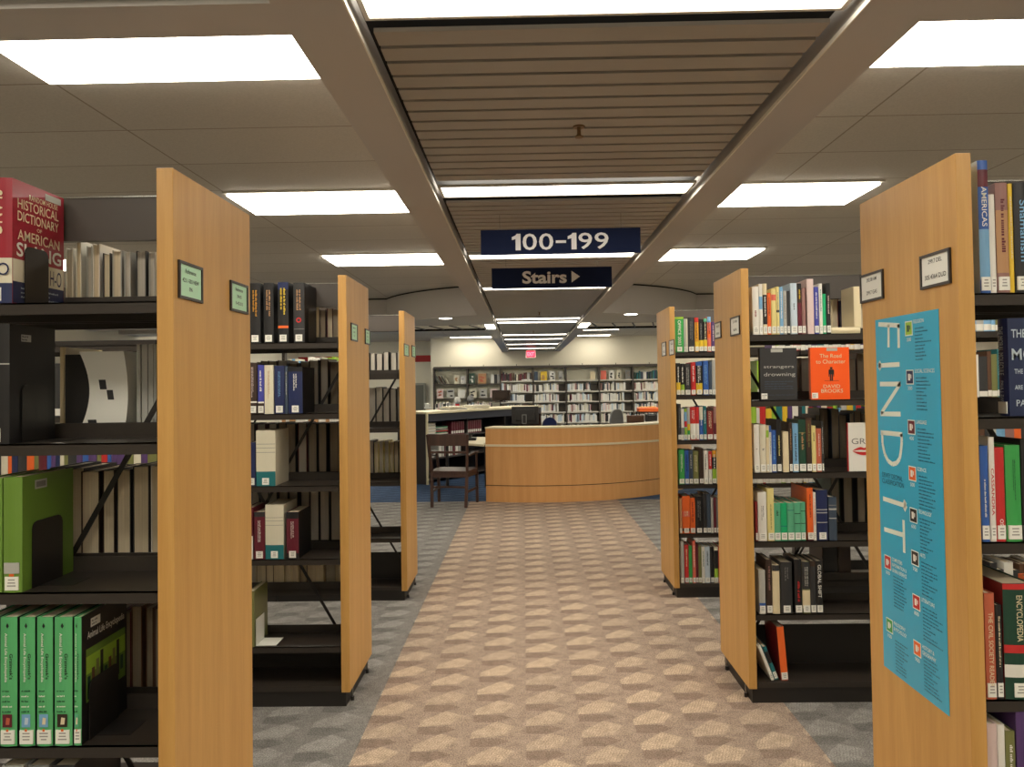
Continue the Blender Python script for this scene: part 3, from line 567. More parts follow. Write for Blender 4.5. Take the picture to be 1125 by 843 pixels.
rear_row('L1', Z_L1[3], SH[3], (-.945, -1.30), (.24, .27), [PAGED], ['dark brown', 'brown', 'maroon'], seed=4)
rear_row('L2', Z_L2[0], SH[0], (-.945, -1.28), (.19, .215), [PAGED, PAGES], ['dark brown', 'maroon', 'taupe'], seed=5)
rear_row('L2', Z_L2[1], SH[1], (-.945, -1.5), (.26, .285), [PAGED, PAGEG], ['black', 'dark brown', 'charcoal'], seed=6, wr=(.035, .05), gap=.006)
rear_row('L2', Z_L2[2], SH[2], (-.945, -1.55), (.29, .3), [PAGEG, PAGED], ['black', 'maroon'], seed=7, wr=(.04, .052), gap=.008)
rear_row('L2', Z_L2[3], SH[3], (-.945, -1.5), (.29, .31), [PAGEG], ['charcoal', 'black'], seed=8, wr=(.04, .052), gap=.006)
rear_row('L2', .5, SH[4], (-.945, -1.5), (.165, .185), [PAGEG, PAGES], ['taupe', 'dark brown', 'cream'], seed=9, wr=(.03, .055))
rear_row('L3', Z_L3[0], SH[0], (-.945, -1.3), (.17, .19), [PAGEG], ['charcoal', 'grey'], seed=10, wr=(.03, .05), gap=.01)
rear_row('L3', Z_L3[1], SH[1], (-.945, -1.3), (.29, .31), [PAGEG], ['black', 'charcoal'], seed=11, wr=(.045, .055), gap=.004)
rear_row('L3', Z_L3[2], SH[2], (-.945, -1.25), (.24, .29), [PAGEG, PAGES], ['black', 'pale yellow'], seed=12, wr=(.03, .04), gap=.003)
rear_row('R2', Z_R2[0], SH[0], (1.62, 2.02), (.19, .22), [PAGES], ['cream', 'dark red', 'olive', 'navy', 'dark brown'], seed=13, wr=(.025, .045))
rear_row('R2', Z_R2[1], SH[1], (1.36, 2.02), (.18, .24), [PAGEG, PAGED], ['taupe', 'brown', 'grey'], seed=14, wr=(.03, .06), gap=.01)
rear_row('R2', Z_R2[2], SH[2], (1.50, 2.02), (.25, .3), [PAGED], ['black', 'slate', 'dark brown', 'taupe'], seed=15, wr=(.025, .045), gap=.004)
rear_row('R2', Z_R2[3], SH[3], (1.62, 2.02), (.24, .28), [PAGED], ['black', 'charcoal', 'dark green'], seed=16, wr=(.03, .05), gap=.02)
rear_row('R1', Z_R1[1], SH[1], (1.13, 1.3), (.2, .24), [PAGES, PAGED], ['olive', 'tan'], seed=17)
rear_row('R1', Z_R1[3], SH[3], (1.13, 1.7), (.17, .2), [PAGES, PAGED], ['olive', 'tan', 'white', 'orange', 'teal'], seed=18, wr=(.015, .03))
# papers and folders seen through the second shelf of the nearest left case
def stack_leaf(name, x0, x1, z, h, label, m, seed):
    mb = MB(); r = random.Random(seed); x = x0; Y = YR[0]+.31
    while x < x1-.001:
        w = min(r.uniform(.004, .012), x1-x); dy = r.uniform(0, .01); N = 6
        for k in range(N):
            z0 = z+.001+h*k/N; z1 = z+.001+h*(k+1)/N; b = .0
            mb.box(x, x+w-.0008, Y+dy, Y+.2, z0, z1, m)
        x += w
    return tag(mb.obj(name), label, name.replace('_', ' '))
stack_leaf('folder', -1.355, -1.335, Z_L1[1], .26, 'cream folder on edge left of the white catalogue, second shelf, nearest left bookcase', cm('cream'), 1)
stack_leaf('magazine_stack', -1.13, -.955, Z_L1[1], .265, 'pale grey upright magazines right of the white catalogue, second shelf', cm('pale grey'), 2)
# floppy white catalogue bulging sideways
mb = MB(); r_ = 18; Y = YR[0]+.295; z = Z_L1[1]+.001; hh = .245
def bend(t): return .045*sin(pi*t)**1.2*(1-t*.35)
for k in range(r_):
    t0, t1 = k/r_, (k+1)/r_
    xa0, xa1 = -1.31+bend(1-t0)*.0+.055*sin(pi*(.15+.75*(1-t0))), -1.31+.055*sin(pi*(.15+.75*(1-t1)))
    xb0, xb1 = -1.155+.012*sin(pi*t0), -1.155+.012*sin(pi*t1)
    z0, z1 = z+hh*t0, z+hh*t1
    mb.face([(xa0, Y, z0), (xb0, Y, z0), (xb1, Y, z1), (xa1, Y, z1)], WHITE); mb.face([(xb0, Y+.19, z0), (xa0, Y+.19, z0), (xa1, Y+.19, z1), (xb1, Y+.19, z1)], WHITE)
    mb.face([(xa0, Y+.19, z0), (xa0, Y, z0), (xa1, Y, z1), (xa1, Y+.19, z1)], cm('black')); mb.face([(xb0, Y, z0), (xb0, Y+.19, z0), (xb1, Y+.19, z1), (xb1, Y, z1)], WHITE)
    if k == r_-1: mb.face([(xa1, Y, z1), (xb1, Y, z1), (xb1, Y+.19, z1), (xa1, Y+.19, z1)], WHITE)
    if k == 0: mb.face([(xa0, Y, z0), (xa0, Y+.19, z0), (xb0, Y+.19, z0), (xb0, Y, z0)], WHITE)
for a, b, zz in ((-1.228, -1.208, .135), (-1.205, -1.187, .105), (-1.26, -1.235, .02), (-1.17, -1.16, .01)):
    mb.face([(a+.004, Y-.0005, z+zz), (b+.004, Y-.0005, z+zz), (b, Y-.0005, z+zz+.028), (a, Y-.0005, z+zz+.028)], cm('charcoal'))
o = mb.obj('catalogue'); cv = MB(); cv.box(-1.335, -1.2, Y+.015, Y+.185, z, z+hh*.97, cm('black')); cv.obj('cover', o); tag(o, 'floppy white catalogue with black index squares, second shelf, nearest left bookcase', 'catalogue')
# black box on rear fifth shelf of middle right
A = atY(903.5, 611, YR[1]+.31); B = atY(920.5, 637, YR[1]+.31)
mb = MB(); mb.box(A.x, B.x, YR[1]+.31, YR[1]+.5, .521, .70, cm('black')); mb.box(A.x-.002, B.x+.002, YR[1]+.306, YR[1]+.31, .521, .545, cm('pale grey')); mb.box(A.x, B.x, YR[1]+.306, YR[1]+.31, .69, .70, cm('grey'))
tag(mb.obj('file_box', bevel=.002), 'black file box with a grey edge, behind the fifth shelf, middle right bookcase', 'box')
mb = MB(); mb.box(B.x+.01, B.x+.075, YR[1]+.32, YR[1]+.5, .521, .72, cm('taupe')); mb.box(B.x+.012, B.x+.073, YR[1]+.315, YR[1]+.32, .53, .71, cm('dark brown'))
tag(mb.obj('file_box', bevel=.002), 'taupe file box beside the black one, behind the fifth shelf', 'box')

# ------------------------------------------------------------------ poster
PX = 1.077
def pp(x, y, e=0): p = atX(x, y, PX); p.x = PX-.0012-e; return p
TL, TR, BL, BR = pp(962, 352), pp(1031, 340), pp(972, 735), pp(1044, 784)
yl, yr_ = TL.y, (TR.y+BR.y)/2; zt, zb_ = TL.z, (BL.z+BR.z)/2; PW = yl-yr_; PH = zt-zb_
POST = mat('poster_blue', (40, 172, 212), .3, coat=.3)
mb = MB(); mb.box(PX-.0014, PX-.0004, yr_, yl, zb_, zt, POST); poster = mb.obj('poster'); tag(poster, 'tall blue FIND IT classification poster taped to the nearest right oak panel', 'poster')
def uv(px, py, e=.0004): p = atX(px, py, PX); return Vector((PX-.0014-e, p.y, p.z))
def strokes(name, segs, m, wd):
    t = MB()
    for a, b in segs:
        A = uv(*a); B = uv(*b); d = (B-A).normalized(); n = Vector((0, -d.z, d.y))*wd/2; A = A-d*wd/2*0; t.face([A-n, B-n, B+n, A+n], m)
    return t.obj(name, poster)
PWH = mat('poster_white', (226, 232, 220), .4)
K = 5.81
def q5(x, y): return (955+x/K, 335+y/K)
K6 = 5.27
def q6(x, y): return (955+x/K6, 470+y/K6)
S = [(q5(62,125), q5(198,132)), (q5(190,125), q5(192,275)), (q5(127,128), q5(127,272)),
     (q5(64,388), q5(197,380)), (q5(64,388), q5(76,366)), (q5(64,388), q5(76,412)),
     (q5(72,506), q5(204,506)), (q5(204,500), q5(80,692)), (q5(76,696), q5(204,698)),
     (q6(70,28), q6(196,40))]
pts = [q6(78,30), q6(80,90), q6(92,150), q6(112,192), q6(138,212), q6(162,205), q6(180,180), q6(188,130), q6(192,80), q6(190,36)]
S += list(zip(pts[:-1], pts[1:]))
S += [(q6(83,410), q6(212,452)), (q6(218,450), q6(202,425)), (q6(218,450), q6(206,478)), (q6(90,588), q6(200,622)), (q6(202,535), q6(206,725))]
strokes('find_lettering', S[:19+0], PWH, .0135); strokes('it_lettering', S[19:], PWH, .0135)
t = MB(); DKB = mat('poster_ink', (20, 60, 96), .5)
def line_text(s, px, py, px2, h, m, e=.0006):
    A = uv(px, py, e); B = uv(px2, py, e); text_on(t, s, (A.x, A.y, A.z), (0, B.y-A.y, 0), (0, 0, h), m, .0)
line_text('DEWEY DECIMAL', *q6(80, 283), q6(196, 0)[0], .014, DKB); line_text('CLASSIFICATION', *q6(80, 318), q6(204, 0)[0], .014, DKB)
ICON = [(999, 361, 'lime green', '200', 'RELIGION'), (1000.3, 414.5, 'navy', '300', 'SOCIAL SCIENCES'), (1002, 469.5, 'maroon', '400', 'LANGUAGE'), (1003, 520.5, 'orange', '500', 'SCIENCE'), (1004.3, 566.5, 'black', '600', 'TECHNOLOGY'),
        (1006, 613.5, 'charcoal', '700', 'ARTS'), (1007.5, 662, 'red', '800', 'LITERATURE'), (1008.5, 713, 'orange', '900', 'HISTORY &'), (976, 618, 'red', '000', 'COMPUTERS'), (978, 687.5, 'green', '100', 'PHILOSOPHY')]
ti = MB(); r = random.Random(4)
def rect(tt, y0, y1, z0, z1, m, e): x = PX-.0014-e; tt.face([(x, y0, z0), (x, y1, z0), (x, y1, z1), (x, y0, z1)], m)
for px, py, c, num, head in ICON:
    P = uv(px, py); s = .0205; ti = MB()
    rect(ti, P.y+s, P.y-s, P.z-s, P.z+s, PWH, .0004); rect(ti, P.y+s*.86, P.y-s*.86, P.z-s*.86, P.z+s*.86, cm(c), .0007)
    ti_c = cm('white' if c != 'lime green' else 'dark green')
    a = s*.45; rect(ti, P.y+a, P.y-a*.3, P.z-a, P.z+a, ti_c, .0009); rect(ti, P.y-a*.5, P.y-a, P.z-a*.4, P.z+a*.8, ti_c, .0009)
    ti.obj('subject_icon', poster); text_on(t, num, (P.x-.0004, P.y+s*.6, P.z-s*1.75), (0, -s*1.2, 0), (0, 0, s*.5), PWH)
    hw = .011*len(head)*.62; y0 = P.y-s*1.35
    text_on(t, head, (P.x-.0004, y0, P.z+s*.55), (0, -min(hw, y0-yr_-.006), 0), (0, 0, .0105), PWH, .005)
    if head.endswith('&'): text_on(t, 'GEOGRAPHY', (P.x-.0004, y0, P.z+s*.55-.016), (0, -.07, 0), (0, 0, .0105), PWH, .005)
    if num == '000':
        for k, l in enumerate(('INFORMATION &', 'GENERAL REFERENCE')): text_on(t, l, (P.x-.0004, y0, P.z+s*.55-.016*(k+1)), (0, -.085, 0), (0, 0, .0105), PWH, .005)
    if num == '100': text_on(t, '& PSYCHOLOGY', (P.x-.0004, y0, P.z+s*.55-.016), (0, -.075, 0), (0, 0, .0105), PWH, .005)
    for k in range(10):
        zz = P.z+s*.2-.0095*(k+1)-(.03 if num in ('000', '100') else .008 if num == '900' else 0)
        if zz < zb_+.01: break
        L = r.uniform(.05, .105); L = min(L, y0-yr_-.008) if num not in ('000', '100') else min(L, .08)
        scribble(t, (P.x-.0004, y0-.006, zz), (0, -L, 0), (0, 0, .006), DKB, r)
t.obj('small_print', poster)

# ------------------------------------------------------------------ room
def carpet():
    m = bpy.data.materials.new('carpet'); m.use_nodes = True; nt = m.node_tree; b = nt.nodes['Principled BSDF']; L = nt.links.new
    b.inputs['Roughness'].default_value = .95; b.inputs['Specular IOR Level'].default_value = .15
    tc = nt.nodes.new('ShaderNodeTexCoord'); sp = nt.nodes.new('ShaderNodeSeparateXYZ'); L(tc.outputs['Object'], sp.inputs[0])
    def M(op, a, c=None, d=None):
        n = nt.nodes.new('ShaderNodeMath'); n.operation = op
        for i, v in enumerate((a, c, d)):
            if v is None: continue
            if hasattr(v, 'links'): L(v, n.inputs[i])
            else: n.inputs[i].default_value = v
        return n.outputs[0]
    X, Y = sp.outputs[0], sp.outputs[1]
    nz = nt.nodes.new('ShaderNodeTexNoise'); nz.inputs['Scale'].default_value = 160; nz.inputs['Detail'].default_value = 2; L(tc.outputs['Object'], nz.inputs['Vector'])
    nz2 = nt.nodes.new('ShaderNodeTexNoise'); nz2.inputs['Scale'].default_value = 22; nz2.inputs['Detail'].default_value = 3; L(tc.outputs['Object'], nz2.inputs['Vector'])
    jx = M('MULTIPLY', M('SUBTRACT', nz.outputs['Fac'], .5), .012); X1 = M('ADD', X, jx); Y1 = M('ADD', Y, jx)
    px, py = .248, .242
    cx = M('DIVIDE', M('SUBTRACT', X1, -.016), px); ci = M('FLOOR', cx); fx = M('MULTIPLY', M('SUBTRACT', cx, ci), px)
    par = M('MULTIPLY', M('FLOORED_MODULO', ci, 2), .5)
    ry = M('SUBTRACT', M('DIVIDE', M('SUBTRACT', Y1, 3.338-14*.242), py), par); rf = M('FLOOR', ry); fy = M('MULTIPLY', M('SUBTRACT', ry, rf), py)
    def poly(ps, oy=0, soft=.006):
        out = None; n = len(ps); A = sum(ps[i][0]*ps[(i+1) % n][1]-ps[(i+1) % n][0]*ps[i][1] for i in range(n))
        if A < 0: ps = ps[::-1]
        for i in range(n):
            (ax, ay), (bx, by) = ps[i], ps[(i+1) % n]; ln = math.hypot(bx-ax, by-ay); nx, ny = -(by-ay)/ln, (bx-ax)/ln
            d = M('ADD', M('MULTIPLY', fx, nx), M('MULTIPLY_ADD', fy, ny, -(ax*nx+ay*ny)))
            out = d if out is None else M('MINIMUM', out, d)
        return M('MINIMUM', M('MAXIMUM', M('MULTIPLY_ADD', out, 1/soft, .5), 0), 1)
    H = poly([(0.004, 0.0), (0.006, .06), (.115, .168), (.2, .118), (.145, .024)])
    D = poly([(0.004, .242-.078), (0.004, .242), (.13, .242), (.18, .242-.03), (.1, .242-.085)])
    D2 = poly([(.145, .024), (.2, .118), (.248, .09), (.22, .02)])
    # pin stripes across the light shape
    st = M('SINE', M('MULTIPLY', M('ADD', M('MULTIPLY', X, .94), M('MULTIPLY', Y, -.34)), 2*pi/.0125)); st = M('MULTIPLY_ADD', st, .25, .75)
    spk = M('MULTIPLY_ADD', nz.outputs['Fac'], 2.2, -.1); cl = M('MULTIPLY_ADD', nz2.outputs['Fac'], .7, .65)
    def mix(f, a, c):
        n = nt.nodes.new('ShaderNodeMix'); n.data_type = 'RGBA'; L(f, n.inputs[0])
        for i, v in ((6, a), (7, c)):
            if hasattr(v, 'links'): L(v, n.inputs[i])
            else: n.inputs[i].default_value = v
        return n.outputs[2]
    wn = nt.nodes.new('ShaderNodeTexWhiteNoise'); wn.noise_dimensions = '2D'; wc = nt.nodes.new('ShaderNodeCombineXYZ'); L(ci, wc.inputs[0]); L(rf, wc.inputs[1]); L(wc.outputs[0], wn.inputs['Vector'])
    st = M('MULTIPLY', st, M('MULTIPLY_ADD', wn.outputs['Value'], .5, .6))
    def scheme(base, light, dark, mid):
        c = mix(M('MULTIPLY', D, .85), lin(base), lin(dark)); c = mix(M('MULTIPLY', D2, .5), c, lin(mid)); return mix(M('MULTIPLY', H, st), c, lin(light))
    br = scheme((156, 138, 124), (192, 171, 148), (134, 116, 104), (168, 149, 132))
    gr = scheme((128, 125, 121), (152, 149, 144), (110, 107, 104), (136, 132, 128))
    bl = scheme((52, 72, 100), (66, 88, 118), (44, 62, 90), (56, 76, 106))
    # layout: brown runner with staggered edges, grey elsewhere, blue behind the desk
    e1 = M('GREATER_THAN', X1, M('MULTIPLY_ADD', M('MULTIPLY', D, 0), 0, -.75)); e2 = M('LESS_THAN', X1, 1.245); e3 = M('LESS_THAN', Y, 10.42)
    run = M('MULTIPLY', M('MULTIPLY', e1, e2), 1.0); col = mix(run, gr, br)
    blue = M('MULTIPLY', M('GREATER_THAN', Y, 10.46), M('LESS_THAN', X, 3.2)); col = mix(blue, col, bl)
    # tile seams every 0.61 m
    mul = nt.nodes.new('ShaderNodeMix'); mul.data_type = 'RGBA'; mul.blend_type = 'MULTIPLY'; mul.inputs[0].default_value = 1
    cmb = nt.nodes.new('ShaderNodeCombineColor'); v = M('MULTIPLY', spk, cl)
    for i in range(3): L(v, cmb.inputs[i])
    L(col, mul.inputs[6]); L(cmb.outputs[0], mul.inputs[7]); L(mul.outputs[2], b.inputs['Base Color'])
    bp = nt.nodes.new('ShaderNodeBump'); bp.inputs['Strength'].default_value = .5; bp.inputs['Distance'].default_value = .004; L(nz.outputs['Fac'], bp.inputs['Height']); L(bp.outputs[0], b.inputs['Normal'])
    return m
X0R, X1R, Y0R, Y1R, ZC, ZS = -6.5, 7.0, -3.5, 21.1, 2.87, 2.477
mb = MB(); mb.box(X0R, X1R, Y0R, Y1R+1.5, -.1, 0, carpet()); struct(mb.obj('floor'))
def tiles():
    m = bpy.data.materials.new('ceiling_tile'); m.use_nodes = True; nt = m.node_tree; b = nt.nodes['Principled BSDF']; L = nt.links.new
    b.inputs['Roughness'].default_value = .9
    tc = nt.nodes.new('ShaderNodeTexCoord'); mp = nt.nodes.new('ShaderNodeMapping'); mp.inputs['Location'].default_value = (1.96, -3.19, 0)
    br = nt.nodes.new('ShaderNodeTexBrick'); br.offset = 0; br.inputs['Scale'].default_value = 1; br.inputs['Brick Width'].default_value = 1.22; br.inputs['Row Height'].default_value = .594
    br.inputs['Mortar Size'].default_value = .006; br.inputs['Mortar Smooth'].default_value = .3
    br.inputs['Color1'].default_value = lin((208, 201, 189)); br.inputs['Color2'].default_value = lin((199, 192, 180)); br.inputs['Mortar'].default_value = lin((158, 146, 130))
    n = nt.nodes.new('ShaderNodeTexNoise'); n.inputs['Scale'].default_value = 90
    L(tc.outputs['Object'], mp.inputs[0]); L(mp.outputs[0], br.inputs['Vector']); L(tc.outputs['Object'], n.inputs['Vector'])
    mx = nt.nodes.new('ShaderNodeMix'); mx.data_type = 'RGBA'; mx.blend_type = 'MULTIPLY'; mx.inputs[0].default_value = .25; L(br.outputs[0], mx.inputs[6]); L(n.outputs['Fac'], mx.inputs[7])
    L(mx.outputs[2], b.inputs['Base Color']); return m
TILE = tiles()
mb = MB(); mb.box(X0R, X1R, Y0R, Y1R+1.5, ZC, ZC+.1, TILE); struct(mb.obj('ceiling'))
for nm, b in (('wall_left', (X0R-.1, X0R, Y0R, Y1R+1.5)), ('wall_right', (X1R, X1R+.1, Y0R, Y1R+1.5)), ('wall_near', (X0R, X1R, Y0R-.1, Y0R)), ('wall_far', (-2.55, X1R, Y1R, Y1R+.15)), ('wall_back_left', (X0R, -2.4, Y1R+1.0, Y1R+1.15))):
    mb = MB(); mb.box(b[0], b[1], b[2], b[3], 0, ZC, WALLM); struct(mb.obj(nm))
# red stripe on the recessed far wall
mb = MB(); mb.box(X0R, -2.56, Y1R+.985, Y1R+.999, 2.27, 2.46, mat('red_stripe', (170, 28, 30), .6)); struct(mb.obj('trim_1'))
# soffit beams
BL_, BI, RI, RO = -.583, -.412, .844, 1.016
trn = [2]
def trim(*boxes, m=BEAM, bevel=0):
    mb = MB()
    for b in boxes: mb.box(*b, m)
    o = struct(mb.obj(f'trim_{trn[0]}', bevel=bevel)); trn[0] += 1; return o
LIP = mat('soffit_lip', (226, 220, 206), .6)
trim((BL_, BI, Y0R, Y1R, ZS, ZC)); trim((RI, RO, Y0R, Y1R, ZS, ZC))
trim((BI, BI+.004, Y0R, Y1R, ZS-.001, ZS+.012), m=LIP); trim((RI-.004, RI, Y0R, Y1R, ZS-.001, ZS+.012), m=LIP)
trim((X0R, BL_, 1.78, 1.945, ZS, ZC)); trim((RO, X1R, 1.78, 1.945, ZS, ZC))
trim((X0R, BL_, 1.70, 1.745, ZS+.03, ZC), m=DARK)
# slatted metal strip ceiling
LFAR = [(-2.1, -1.86), (-.24, 0.0), (1.66, 1.936), (3.59, 3.80), (5.48, 5.69), (7.34, 7.55), (10.82, 11.08), (11.4, 11.66), (14.3, 14.56), (15.7, 15.96), (17.65, 17.91), (19.7, 19.96)]
mb = MB(); zs = ZS+.028; y = Y0R
while y < Y1R:
    if not any(a-.05 < y+.043 < b+.05 for a, b in LFAR):
        mb.box(BI+.03, RI-.03, y, y+.08, zs, zs+.012, SLAT)
    y += .1
struct(mb.obj(f'trim_{trn[0]}')); trn[0] += 1
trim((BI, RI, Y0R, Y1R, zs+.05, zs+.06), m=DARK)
# lights
GLOW = emis('lamp_diffuser', (255, 246, 228), 10.0); GLOWS = emis('lamp_diffuser_strip', (255, 247, 232), 7.0); GLOWEND = emis('lamp_diffuser_end', (255, 246, 226), 7.5); GLOWADD = emis('lamp_diffuser_added', (255, 246, 226), 17.0)
LFR = mat('lamp_frame', (196, 190, 178), .5)
def light(x0, x1, y0, y1, z, label, glow, frame=.02, group=None, down=.012, pan=2.2):
    o = empty('ceiling_light', ((x0+x1)/2, (y0+y1)/2, z), label, 'ceiling light', group); cx, cy = o.location.x, o.location.y
    a, b, c, d = x0-cx, x1-cx, y0-cy, y1-cy
    f = MB(); 
    f.box(a, b, c, c+frame, -down, .0, LFR); f.box(a, b, d-frame, d, -down, 0, LFR); f.box(a, a+frame, c+frame, d-frame, -down, 0, LFR); f.box(b-frame, b, c+frame, d-frame, -down, 0, LFR); f.obj('frame', o)
    g = MB(); g.box(a+frame, b-frame, c+frame, d-frame, -down*pan, -.001, glow); g.obj('diffuser', o)
    return o
for (a, b), nm in zip(LFAR, ['behind the viewpoint, farther back', 'right above the viewpoint', 'at the top edge of the photo', 'just before the 100-199 sign', 'lining the bottom of the 100-199 sign', 'lining the bottom of the Stairs sign', 'nearer of the doubled pair', 'farther of the doubled pair', 'fourth from the far wall', 'third from the far wall', 'second from the far wall', 'nearest the far wall']):
    light(BI+.022, RI-.022, a, b, zs+.012, f"strip light across the slatted ceiling, {nm}", GLOWS, .012, 'strip lights in the slatted ceiling', pan=.5)
for sx, (x0, x1) in (('left', (-1.965, -.74)), ('right', (1.15, 2.365))):
    for (a, b), nm in zip(((-2.35, -1.75), (.1, .7), (2.55, 3.15), (5.0, 5.61), (7.42, 8.05)), ('behind the viewpoint', 'above the viewpoint', 'nearest visible', 'second visible', 'third visible')):  # lamps above and behind the viewpoint are unseen, put in for lighting
        light(x0, x1, a, b, ZC, f"rectangular ceiling light on the {sx}, {nm}", GLOW, .022, 'rectangular ceiling lights')
for sx, (x0, x1) in (('far left', (-5.6, -4.4)), ('far right', (4.8, 6.0))):
    for (a, b), nm in zip(((-.3, .3), (2.55, 3.15), (5.0, 5.61), (7.42, 8.05)), ('behind the viewpoint', 'first row', 'second row', 'third row')):
        light(x0, x1, a, b, ZC, f"added rectangular ceiling light, {sx}, outside the photo, {nm}", GLOW, .022, 'rectangular ceiling lights added out of view')  # unseen lamps, added to light the room from beyond the view
P = atZ(494, 371, ZC); Q = atZ(541, 370, ZC)
light(P.x, Q.x, 20.3, 20.85, ZC, 'distant ceiling light left of the slatted strip', GLOWEND, .03, pan=.5)
P = atZ(632, 370, ZC); Q = atZ(670, 369, ZC)
light(P.x, Q.x, 20.3, 20.8, ZC, 'distant ceiling light on the right, lower of two', GLOWEND, .03, pan=.5)
P = atZ(637, 364.5, ZC); Q = atZ(679, 363, ZC)
light(P.x, Q.x, 18.1, 18.55, ZC, 'distant ceiling light on the right, upper of two', GLOWEND, .03, pan=.5)
for x0 in (-2.6, 2.2, 4.6, -5.2):
    for y0 in (13.6, 16.2) + ((19.0,) if abs(x0) > 3 else ()):
        light(x0, x0+1.2, y0, y0+.6, ZC, f"added unseen ceiling light above the desk soffit, {'left' if x0<0 else 'right'} side, {'near' if y0<14 else 'far'}", GLOWADD, .03, 'ceiling lights added unseen above the desk soffit')  # unseen lamps added to brighten the far end of the room
light(BL_+.01, BI-.012, 11.35, 12.15, ZS-.001, 'small bright panel in the left soffit beam', GLOWS, .008, down=.008)
light(RI+.012, RO-.01, 11.35, 12.15, ZS-.001, 'small bright panel in the right soffit beam', GLOWS, .008, down=.008)
# curved desk soffit, left and right of the strip
def soffit(side):
    cx, cy, R = .27, 12.2, 2.46; mb = MB(); pts = []
    xe = BL_ if side < 0 else RO; xo = X0R if side < 0 else X1R
    a0 = math.acos((xe-cx)/R); a1 = math.acos(side*2.27/R) if True else 0
    n = 20
    for k in range(n+1):
        a = a0+(a1-a0)*k/n; pts.append((cx+R*cos(a), cy-R*sin(a)))
    yk = pts[-1][1]; pts += [(xo, yk), (xo, 11.45), (xe, 11.45)]
    if side > 0: pts = pts
    ZF = ZC-.02
    A = sum(pts[i][0]*pts[(i+1) % len(pts)][1]-pts[(i+1) % len(pts)][0]*pts[i][1] for i in range(len(pts)))
    if A < 0: pts = pts[::-1]
    mb.prism(pts, ZS, ZF, BEAM)
    mb.box(min(xe, xo), max(xe, xo), 12.25, 12.9, ZS, ZF, BEAM)
    struct(mb.obj(f'trim_{trn[0]}')); trn[0] += 1
    gp = []
    for x, y_ in pts: gp.append((x*1.0, y_+.012))
    mb = MB(); mb.prism(gp, ZF, ZC, DARK); struct(mb.obj(f'trim_{trn[0]}')); trn[0] += 1  # dark band along the soffit top, the gap's shadow put into the colour
soffit(-1); soffit(1)
# louvred grilles in the soffit
for side in (-1, 1):
    x0, x1 = (-2.9, BL_-.02) if side < 0 else (RO+.02, 3.4)
    root = empty('ceiling_grille', ((x0+x1)/2, 11.85, ZS), f"dark louvred ceiling grille {'left' if side < 0 else 'right'} of the slatted strip", 'ceiling grille', 'louvred grilles over the desk')
    f = MB(); w = (x1-x0)/2; f.box(-w, w, -.4, -.385, -.006, .03, BEAM); f.box(-w, w, .36, .4, -.03, .04, DARK); f.box(-w, w, -.385, .36, .0, .01, mat('grille_lit_back', (236, 228, 208), .5)); f.obj('frame', root)  # bright back paint puts the light caught in the grille cells into colour
    l = MB(); k = -w
    while k < w: l.beam((k, -.37, -.006), (k+.14, .36, -.006), .022, .012, BLACKM); k += .3
    l.obj('louvres', root)
# downlights
for px, py, s in ((489.5, 349.5, 'left'), (693, 345, 'right')):
    P = atZ(px, py, ZS); o = empty('downlight', (P.x, P.y, ZS), f"small round downlight in the desk soffit, {s} side", 'downlight', 'round downlights')
    g = MB(); g.cyl((0, 0), .11, -.006, 0, LFR, 24); g.obj('rim', o); g = MB(); g.cyl((0, 0), .085, -.009, -.006, GLOWS, 24); g.obj('lamp', o)
# sprinklers
for px, py, lab in ((636, 139, 'brass sprinkler head under the slats before the 100-199 sign'), (592.5, 343, 'distant sprinkler head beyond the Stairs sign'), (586, 364, 'farthest small sprinkler head between strip lights')):
    P = atZ(px, py, zs); o = empty('sprinkler', (P.x, P.y, zs), lab, 'sprinkler', 'ceiling sprinkler heads'); o.name = 'ceiling_sprinkler'
    g = MB(); BR_ = mat('brass', (120, 92, 60), .4, .6); g.cyl((0, 0), .022, -.004, 0, BR_, 16); g.cyl((0, 0), .007, -.035, -.004, BR_, 10); g.obj('stem', o)
    g = MB(); g.cyl((0, 0), .016, -.04, -.037, BR_, 12); g.beam((-.008, 0, -.03), (-.004, 0, -.04), .003, .003, BR_); g.obj('deflector', o)

# hanging signs
def sign(p0, p1, pb, Y, label, build):
    A = atY(*p0, Y); B = atY(*p1, Y); D = atY(*pb, Y); w = B.x-A.x; h = A.z-D.z
    o = empty('hanging_sign', ((A.x+B.x)/2, Y, (A.z+D.z)/2), label, 'sign', 'navy signs hanging from the slatted ceiling')
    o.rotation_euler = (0, 0, 0); b = MB(); b.box(-w/2, w/2, 0, .012, -h/2, h/2, NAVY); b.obj('board', o, bevel=.001)
    for k in (-.38, .38):
        t = MB(); t.cyl((w*k, .006), .0012, h/2, zs-(A.z+D.z)/2, CHROME, 6); t.obj('wire', o)
    t = MB(); build(t, w, h); t.obj('lettering', o)
SW = mat('sign_letters', (238, 238, 240), .7)
def s1(t, w, h):
    z0, H, y = -h*.33, h*.66, -.0008
    def one(x, W):
        for q in ([(x+W*.42, z0), (x+W, z0), (x+W, z0+H), (x+W*.55, z0+H), (x+W*.42, z0+H*.9)], [(x, z0+H*.62), (x+W*.42, z0+H*.68), (x+W*.42, z0+H*.9), (x, z0+H*.8)]): t.face([(a, y, b) for a, b in q], SW)
    one(-w*.305, w*.055)
    for s, a, b in (('0', -.238, -.148), ('0', -.135, -.045), ('9', .112, .198), ('9', .213, .3)): text_on(t, s, (w*a, y, z0), (w*(b-a), 0, 0), (0, 0, H), SW, .008)
    t.face([(-w*.03, y, z0+H*.4), (w*.035, y, z0+H*.4), (w*.035, y, z0+H*.56), (-w*.03, y, z0+H*.56)], SW); one(w*.045, w*.055)
